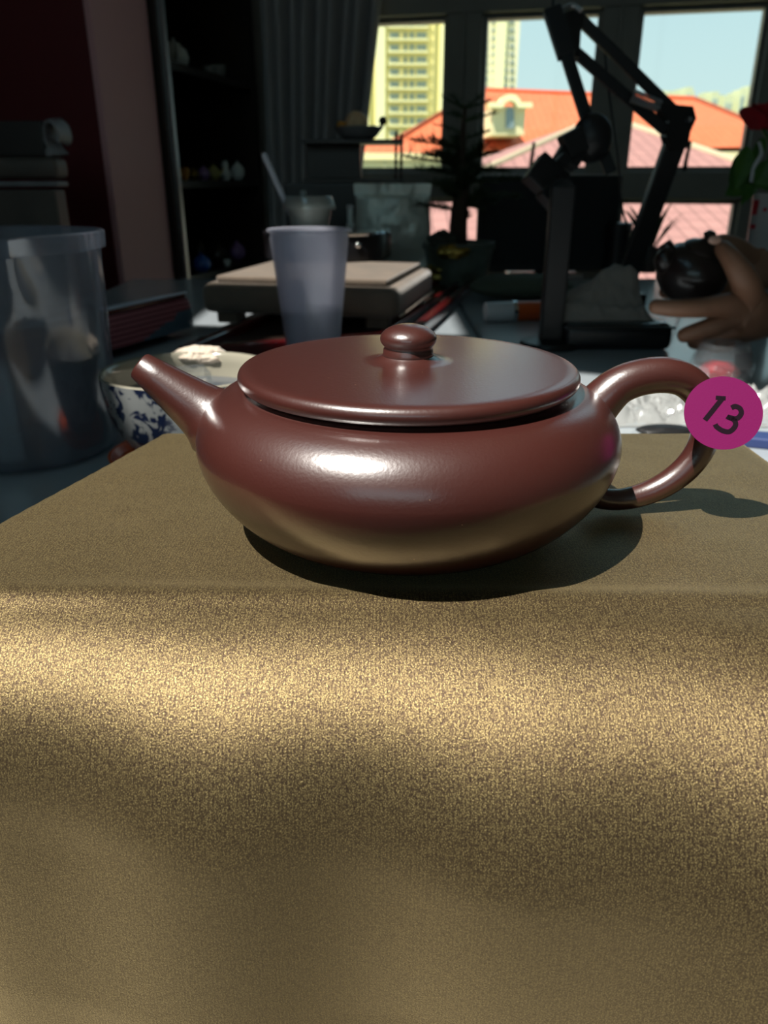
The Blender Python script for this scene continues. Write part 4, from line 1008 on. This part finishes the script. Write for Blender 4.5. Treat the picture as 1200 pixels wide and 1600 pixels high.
obj('swivel_post', tube([(bq.x, bq.y, TZ+.03), (bq.x, bq.y, TZ+.06)], .011, 20), 'black', t, smooth=True, sharp=40)
obj('lower_arm', bar((bq.x, bq.y, TZ+.05), Q(1058, 212, 1.0), .026, .018, bevel=.003), 'black', t)
bm = new_bm(); pts = [Q(u, v, 1.0) for u, v in ((1018, 160), (1036, 163), (1078, 167), (1083, 186), (1074, 206), (1069, 232), (1044, 236), (1036, 214), (1040, 190))]
slab([p+Vector((0, -.012, 0)) for p in pts], (0, .024, 0), bm); obj('elbow', bm, 'black', t)
obj('elbow_bolt', tube([Q(1076, 187, .985)+Vector((0, -.006, 0)), Q(1076, 187, .985)+Vector((0, .004, 0))], .003, 12), 'metal', t, smooth=True, sharp=40)
obj('parallel_bar', bar(Q(903, 27, .96), Q(1050, 171, 1.0), .0130, .010, bevel=.002), 'black', t)
obj('parallel_bar', bar(Q(896, 79, .96), Q(1040, 204, 1.0), .0130, .010, bevel=.002), 'black', t)
bm = new_bm(); pts = [Q(u, v, .955) for u, v in ((880, 22), (897, 16), (910, 28), (905, 48), (902, 92), (884, 84), (872, 50), (874, 30))]
slab([p+Vector((0, -.011, 0)) for p in pts], (0, .022, 0), bm); obj('upper_joint', bm, 'black', t)
obj('hose_loop', tube([Q(872, 28, .945), Q(880, 15, .945), (Q(894, 9, .945)), Q(908, 18, .945)], .003, 10, sm=5), 'metal', t, smooth=True)
for (a, b) in (((990, 142), (1034, 160)), ((988, 150), (1031, 168)), ((985, 157), (1026, 172))):
    bm = new_bm(); A_, B_ = Q(*a, .965), Q(*b, .985); d = (B_-A_); n_ = 150; xx_ = d.normalized().cross(Vector((0, 1, 0))).normalized(); yy_ = d.normalized().cross(xx_)
    tube([A_+d*k/n_+(xx_*math.cos(k*.62)+yy_*math.sin(k*.62))*.0022 for k in range(n_+1)], .0008, 5, bm); obj('spring', bm, 'metal', t, smooth=True)
bm = new_bm(); A_, B_ = Q(862, 14, .93), Q(918, 190, .93)
bar(A_, A_.lerp(B_, .42), .021, .014, bm, .002); obj('outer_sleeve', bm, 'black', t)
obj('extension_rod', bar(A_.lerp(B_, .40), B_, .014, .011, bevel=.002), 'black', t)
obj('cable', tube([Q(866, -40, .925), Q(865, -10, .925), Q(864, 12, .925)], .0018, 8), 'black', t)
bm = new_bm(); c = Q(925, 216, .92); bmesh.ops.create_uvsphere(bm, u_segments=28, v_segments=18, radius=.026)
bmesh.ops.transform(bm, matrix=Matrix.Translation(c) @ Matrix.Diagonal((.92, .65, 1.05, 1)), verts=bm.verts); obj('ball_head', bm, 'black', t, smooth=True)
obj('lock_knob', bar(Q(880, 232, .915), Q(912, 215, .915), .028, .02, bevel=.003), 'black', t)
obj('bracket', bar(Q(902, 222, .92), Q(882, 256, .92), .030, .02, bevel=.003), 'black', t)
obj('tail_strap', bar(Q(940, 232, .93), Q(955, 270, .93), .014, .005, bevel=.001), 'black', t)
tag(obj('thin_cable', tube([Q(944, 60, 1.03), Q(950, 130, 1.03), Q(966, 250, 1.05), Q(971, 320, 1.08), Q(985, 360, 1.12), Q(1005, 378, 1.14), Q(1030, 392, 1.14), Q(1042, 400, 1.14), Q(1060, 440, 1.14), G(1070, 470, TZ+.003)], .0016, 8, sm=6), 'black', smooth=True), 'thin black cable drooping behind the articulated arm', 'cable')

# ------------------------------------------------------------------ crinkled wrapping, glass, vase
def film(cx_, cy_, hx_, hy_, seed, h, label, m_='film'):
    bm = new_bm(); N = 54; V = []
    for j in range(N+1):
        row = []
        for i in range(N+1):
            a, b = i/N*2-1, j/N*2-1; ed = min(1, (1-abs(a))*3)*min(1, (1-abs(b))*3)
            p = Vector((a*3.2+seed, b*2.2, seed)); z = (abs(noise.noise(p))*.9+abs(noise.noise(p*2.6))*.5+.2*abs(noise.noise(p*6)))*h*ed
            row.append(bm.verts.new((cx_+a*hx_*(1+.12*noise.noise(Vector((b*2, seed, 0)))), cy_+b*hy_*(1+.15*noise.noise(Vector((a*2, 0, seed)))), TZ+.001+z)))
        V.append(row)
    for j in range(N):
        for i in range(N): bm.faces.new((V[j][i], V[j][i+1], V[j+1][i+1], V[j+1][i]))
    o = tag(obj('plastic_wrapping', bm, m_, smooth=True, sharp=28), label, 'wrapping')
    md = o.modifiers.new('s', 'SOLIDIFY'); md.thickness = .0004; md.offset = 1
c = G(1035, 640, TZ); film(c.x, c.y, .065, .055, 3, .017, 'crinkled shiny plastic wrapping seen through the teapot handle')
c = G(1205, 640, TZ); film(c.x+.03, c.y, .06, .055, 8, .018, 'crinkled shiny plastic wrapping right of the number sticker')
c = G(1045, 690, TZ); 
tag(obj('grey_pebble', blob((c.x, c.y+.010, TZ+.0055), (.022, .010, .0048), 21, .1), 'black', smooth=True), 'small dark oval lid lying behind the cloth edge', 'lid')
c = G(1175, 694, TZ); tag(obj('blue_packet', box(new_bm(), (c.x, c.y, TZ+.004), (.05, .022, .008), -.35, .002), mat('navy_packet', (.03, .05, .16), .4)), 'small navy blue packet behind the cloth right corner', 'packet')
# faceted glass jar
c = G(1135, 612, TZ); gx, gy = c.x, c.y+.02
t = thing('glass_jar', 'faceted clear glass jar under the hands, with red inside', 'jar', (gx, gy, TZ))
obj('glass', lathe([(0, 0), (.022, 0), (.027, .006), (.031, .022), (.024, .040), (.021, .042), (.024, .036), (.0275, .022), (.023, .008), (0, .004)], (gx, gy, TZ), 8), 'glass', t)
obj('red_sweets', blob((gx-.002, gy, TZ+.015), (.018, .018, .0105), 23, .15), 'redpaint', t, smooth=True)
# white leaflet
a = [G(880, 560, TZ), G(1090, 548, TZ), G(1100, 600, TZ), G(880, 602, TZ)]
# vase with red flower
zv = 1.02; c = P(1205, 350, zv); vx, vy = c.x, c.y
vt = zat(302, vy); vb = zat(418, vy)
t = thing('printed_vase', 'white ceramic vase with red printed marks, behind the hands', 'vase', (vx, vy, TZ))
rv = 33*zv/F; hv = vt-TZ
vase = obj('vase_body', lathe([(0, 0), (rv*.75, 0), (rv*.82, .004), (rv*.86, hv*.3), (rv, hv*.97), (rv*1.02, hv), (rv*.94, hv), (rv*.8, hv*.3), (rv*.7, .008), (0, .008)], (vx, vy, TZ), 48), 'vase', t, smooth=True, sharp=50)
def patch_on(u0, u1, v0, v1):
    bm = new_bm(); g = []
    for j in range(4):
        row = []
        for i in range(5):
            u = u0+(u1-u0)*i/4; v = v0+(v1-v0)*j/3; z = zat(v, vy-rv); x = (u-600)*zv*.97/F
            rr_ = rv*(.86+.14*((z-TZ)/hv-.3)/.67)+.0007; q_ = max(-1, min(1, (x-vx)/rr_)); row.append(bm.verts.new((vx+rr_*q_, vy-rr_*math.sqrt(max(0, 1-q_*q_)), z)))
        g.append(row)
    for j in range(3):
        for i in range(4): bm.faces.new((g[j][i], g[j][i+1], g[j+1][i+1], g[j+1][i]))
    return bm
for q_ in ((1180, 1192, 313, 337), (1183, 1187, 342, 347), (1188, 1193, 352, 359), (1197, 1201, 325, 331)): obj('red_mark', patch_on(*q_), 'redpaint', vase)
t = thing('red_flower', 'red rose with broad green leaves standing in the white vase', 'flower', (vx, vy, vt-.03))
fc = P(1192, 180, zv)
obj('stem', tube([(vx, vy, vt-.05), (vx-.002, vy, vt+.03), fc-Vector((0, 0, .012))], .0025, 8, sm=5), 'leaf', t, smooth=True)
random.seed(11)
for k in range(14):
    a = k*2.399; rad = .006+.0018*k; bm = new_bm(); N = 8; V = []
    for j in range(N+1):
        row = []
        for i in range(N+1):
            s, q_ = j/N, i/N*2-1; wdt = (.010+.0012*k)*math.sin(PI*min(1, s*.62+.22))
            aa = a+q_*wdt/max(.006, rad); rr_ = rad*(.35+.75*s**.7)+.004*s**4*(k/14)
            row.append(bm.verts.new(fc+Vector((rr_*math.cos(aa), rr_*math.sin(aa), -.014+.030*s*(1-.02*k)-.004*q_*q_))))
        V.append(row)
    for j in range(N):
        for i in range(N): bm.faces.new((V[j][i], V[j][i+1], V[j+1][i+1], V[j+1][i]))
    o = obj('petal', bm, 'rose', t, smooth=True)
def leaf_mesh(p0_, p1_, wd, cup=.3, nrm=(0, -1, .2)):
    bm = new_bm(); N = 12; V = []; d = p1_-p0_; s_ = d.cross(Vector(nrm)).normalized(); up_ = s_.cross(d).normalized()
    for j in range(N+1):
        s = j/N; w_ = wd*math.sin(PI*s**.8)**.8 if 0 < s < 1 else 0.0003
        row = []
        for i in range(7):
            q_ = i/3-1; row.append(bm.verts.new(p0_+d*s+s_*w_*q_+up_*(abs(q_)*w_*cup-.06*d.length*s*s)))
        V.append(row)
    for j in range(N):
        for i in range(6): bm.faces.new((V[j][i], V[j][i+1], V[j+1][i+1], V[j+1][i]))
    return bm
lf = [((1182, 262), (1136, 304), .014), ((1176, 292), (1140, 306), .006), ((1168, 228), (1150, 295), .012), ((1186, 270), (1160, 318), .009), ((1195, 215), (1172, 262), .008), ((1200, 250), (1178, 300), .012), ((1215, 250), (1200, 296), .013), ((1200, 240), (1232, 262), .013), ((1215, 290), (1180, 285), .008), ((1160, 240), (1141, 285), .009)]
for i, (a, b, w_) in enumerate(lf): obj('leaf', leaf_mesh(P(*a, zv-.01*(i % 3)), P(*b, zv-.02+.008*(i % 2)), w_), 'leaf', t, smooth=True)
obj('ribbon', tube([P(1186, 222, zv-.02), P(1190, 240, zv-.022), P(1178, 262, zv-.02), P(1174, 285, zv-.018)], .0028, 8, sm=4, flat=.3), 'white', t, smooth=True)

# ------------------------------------------------------------------ hands holding a dark teapot
zh = .84
pc_ = P(1082, 425, zh)
t = thing('black_teapot', 'small black round teapot held tilted in two hands', 'teapot', pc_-Vector((0, 0, .032)))
tilt = Matrix.Rotation(math.radians(12), 4, 'Y') @ Matrix.Rotation(math.radians(18), 4, 'X')
def TP(x, y, z): return pc_+(tilt @ Vector((x, y, z)))
R0 = .038
prof = [(0, -.029), (.020, -.029), (.024, -.027), (.034, -.016), (R0, -.002), (.036, .010), (.029, .020), (.019, .0255)]
obj('body', lathe(prof, pc_, 48, mtx=tilt), 'darkpot', t, smooth=True, sharp=60)
lidb = obj('lid', lathe([(0, .024), (.020, .024), (.021, .027), (.016, .031), (.008, .034), (.005, .037), (.0075, .041), (.004, .045), (0, .046)], pc_, 40, mtx=tilt), 'darkpot', t, smooth=True, sharp=60)
obj('spout', tube([TP(-.026, -.004, .000), TP(-.038, -.006, .008), P(1047, 396, zh-.01), P(1038, 380, zh-.01)], [.013, .010, .0075, .0066], 14, sm=5), 'darkpot', t, smooth=True)
obj('handle', tube([TP(.032, .0, .014), TP(.055, .0, .018), TP(.062, 0, -.004), TP(.048, 0, -.02), TP(.030, 0, -.018)], .0042, 12, sm=5), 'darkpot', t, smooth=True)
def skin_mesh(name, verts, edges, radii, root, parent, sub=2):
    me = bpy.data.meshes.new('tmp'); me.from_pydata(verts, edges, []); o = bpy.data.objects.new('tmp', me); COL.objects.link(o)
    md = o.modifiers.new('skin', 'SKIN'); md.use_smooth_shade = True; md.branch_smoothing = .6
    for i, r_ in enumerate(radii):
        sv = me.skin_vertices[0].data[i]; rr_ = r_ if isinstance(r_, tuple) else (r_, r_); sv.radius = rr_; sv.use_root = (i == root)
    s2_ = o.modifiers.new('sub', 'SUBSURF'); s2_.levels = sub; s2_.render_levels = sub
    dg = bpy.context.evaluated_depsgraph_get(); dg.update()
    m2 = bpy.data.meshes.new_from_object(o.evaluated_get(dg)); m2.name = name
    bpy.data.objects.remove(o); m2.materials.clear(); m2.materials.append(M['skin'])
    m2.polygons.foreach_set('use_smooth', [True]*len(m2.polygons))
    return obj(name, None, None, parent, me=m2)
person = thing('person', 'person at right edge, bare hands cradling a black teapot', 'person', P(1330, 560, .95))
def hand(spec, palm, arm, name, nails):
    verts, edges, rad = [], [], []
    def add(p, r_, prev=None):
        verts.append(Vector(p)); rad.append(r_); i = len(verts)-1
        if prev is not None: edges.append((prev, i))
        return i
    ci = add(palm[0], palm[1]); prev = ci
    for p, r_ in arm: prev = add(p, r_, prev)
    for chain in spec:
        prev = ci
        for p, r_ in chain: prev = add(p, r_, prev)
    h = skin_mesh(name, verts, edges, rad, 0, person)
    for (p, r_, nrm) in nails:
        obj('fingernail', ball(p, r_, sc=(1.25, .35, .8), seg=12), 'nail', h, smooth=True)
    return h
p = lambda u, v, z: P(u, v, z)
# near hand: thumb up on the lid, fingers stretched under the pot
hand([
    [(p(1166, 442, .775), .0145), (p(1148, 412, .770), .0115), (p(1134, 393, .780), .0095), (p(1122, 381, .790), .0080)],
    [(p(1138, 476, .790), .0135), (p(1098, 481, .785), .0108), (p(1054, 482, .785), .0098), (p(1012, 478, .790), .0075)],
    [(p(1142, 500, .800), .0130), (p(1108, 512, .800), .0105), (p(1078, 521, .805), .0092), (p(1056, 528, .812), .0078)],
    [(p(1148, 516, .820), .0120), (p(1118, 530, .828), .0098), (p(1092, 536, .838), .0086), (p(1074, 534, .850), .0074)],
    [(p(1156, 526, .845), .0110), (p(1130, 540, .860), .0086), (p(1112, 541, .872), .0076), (p(1098, 536, .884), .0066)]],
    (p(1176, 486, .815), (.028, .024)), [(p(1225, 505, .84), (.024, .022)), (p(1300, 512, .90), (.026, .024)), ((.74, .62, -.02), .034), ((.92, .50, .02), .042)], 'near_hand', [(p(1117, 375, .777), .0055, 0)])
# far hand behind the pot
hand([
    [(p(1172, 404, .90), .0135), (p(1150, 385, .885), .0112), (p(1132, 377, .88), .0098), (p(1114, 378, .875), .0082)],
    [(p(1160, 408, .915), .0120), (p(1128, 398, .915), .0100), (p(1100, 394, .915), .0088), (p(1076, 398, .91), .0072)],
    [(p(1160, 426, .92), .0118), (p(1124, 424, .925), .0098), (p(1092, 424, .925), .0085), (p(1066, 430, .915), .0074)],
    [(p(1162, 446, .92), .0110), (p(1122, 452, .915), .0092), (p(1076, 458, .895), .0085), (p(1032, 456, .875), .0078)],
    [(p(1166, 462, .915), .0098), (p(1134, 472, .905), .0080), (p(1104, 474, .893), .0070), (p(1084, 474, .885), .0062)]],
    (p(1188, 422, .92), (.026, .022)), [(p(1240, 412, .93), (.022, .021)), (p(1310, 430, .96), (.027, .025)), ((.72, .98, .0), .034), ((.92, 1.02, .03), .042)], 'far_hand', [(p(1110, 374, .868), .0052, 0)])
obj('sleeve', tube([(.66, .665, -.033), (.76, .605, -.015), (.96, .475, .025)], [.040, .045, .055], 20, sm=5), mat('dark_sleeve_fabric', (.03, .03, .035), .9, bump=(300, .001)), person, smooth=True, sharp=50)
obj('sleeve', tube([(.64, .96, -.012), (.74, .985, .004), (.96, 1.03, .035)], [.040, .045, .055], 20, sm=5), bpy.data.materials['dark_sleeve_fabric'], person, smooth=True, sharp=50)
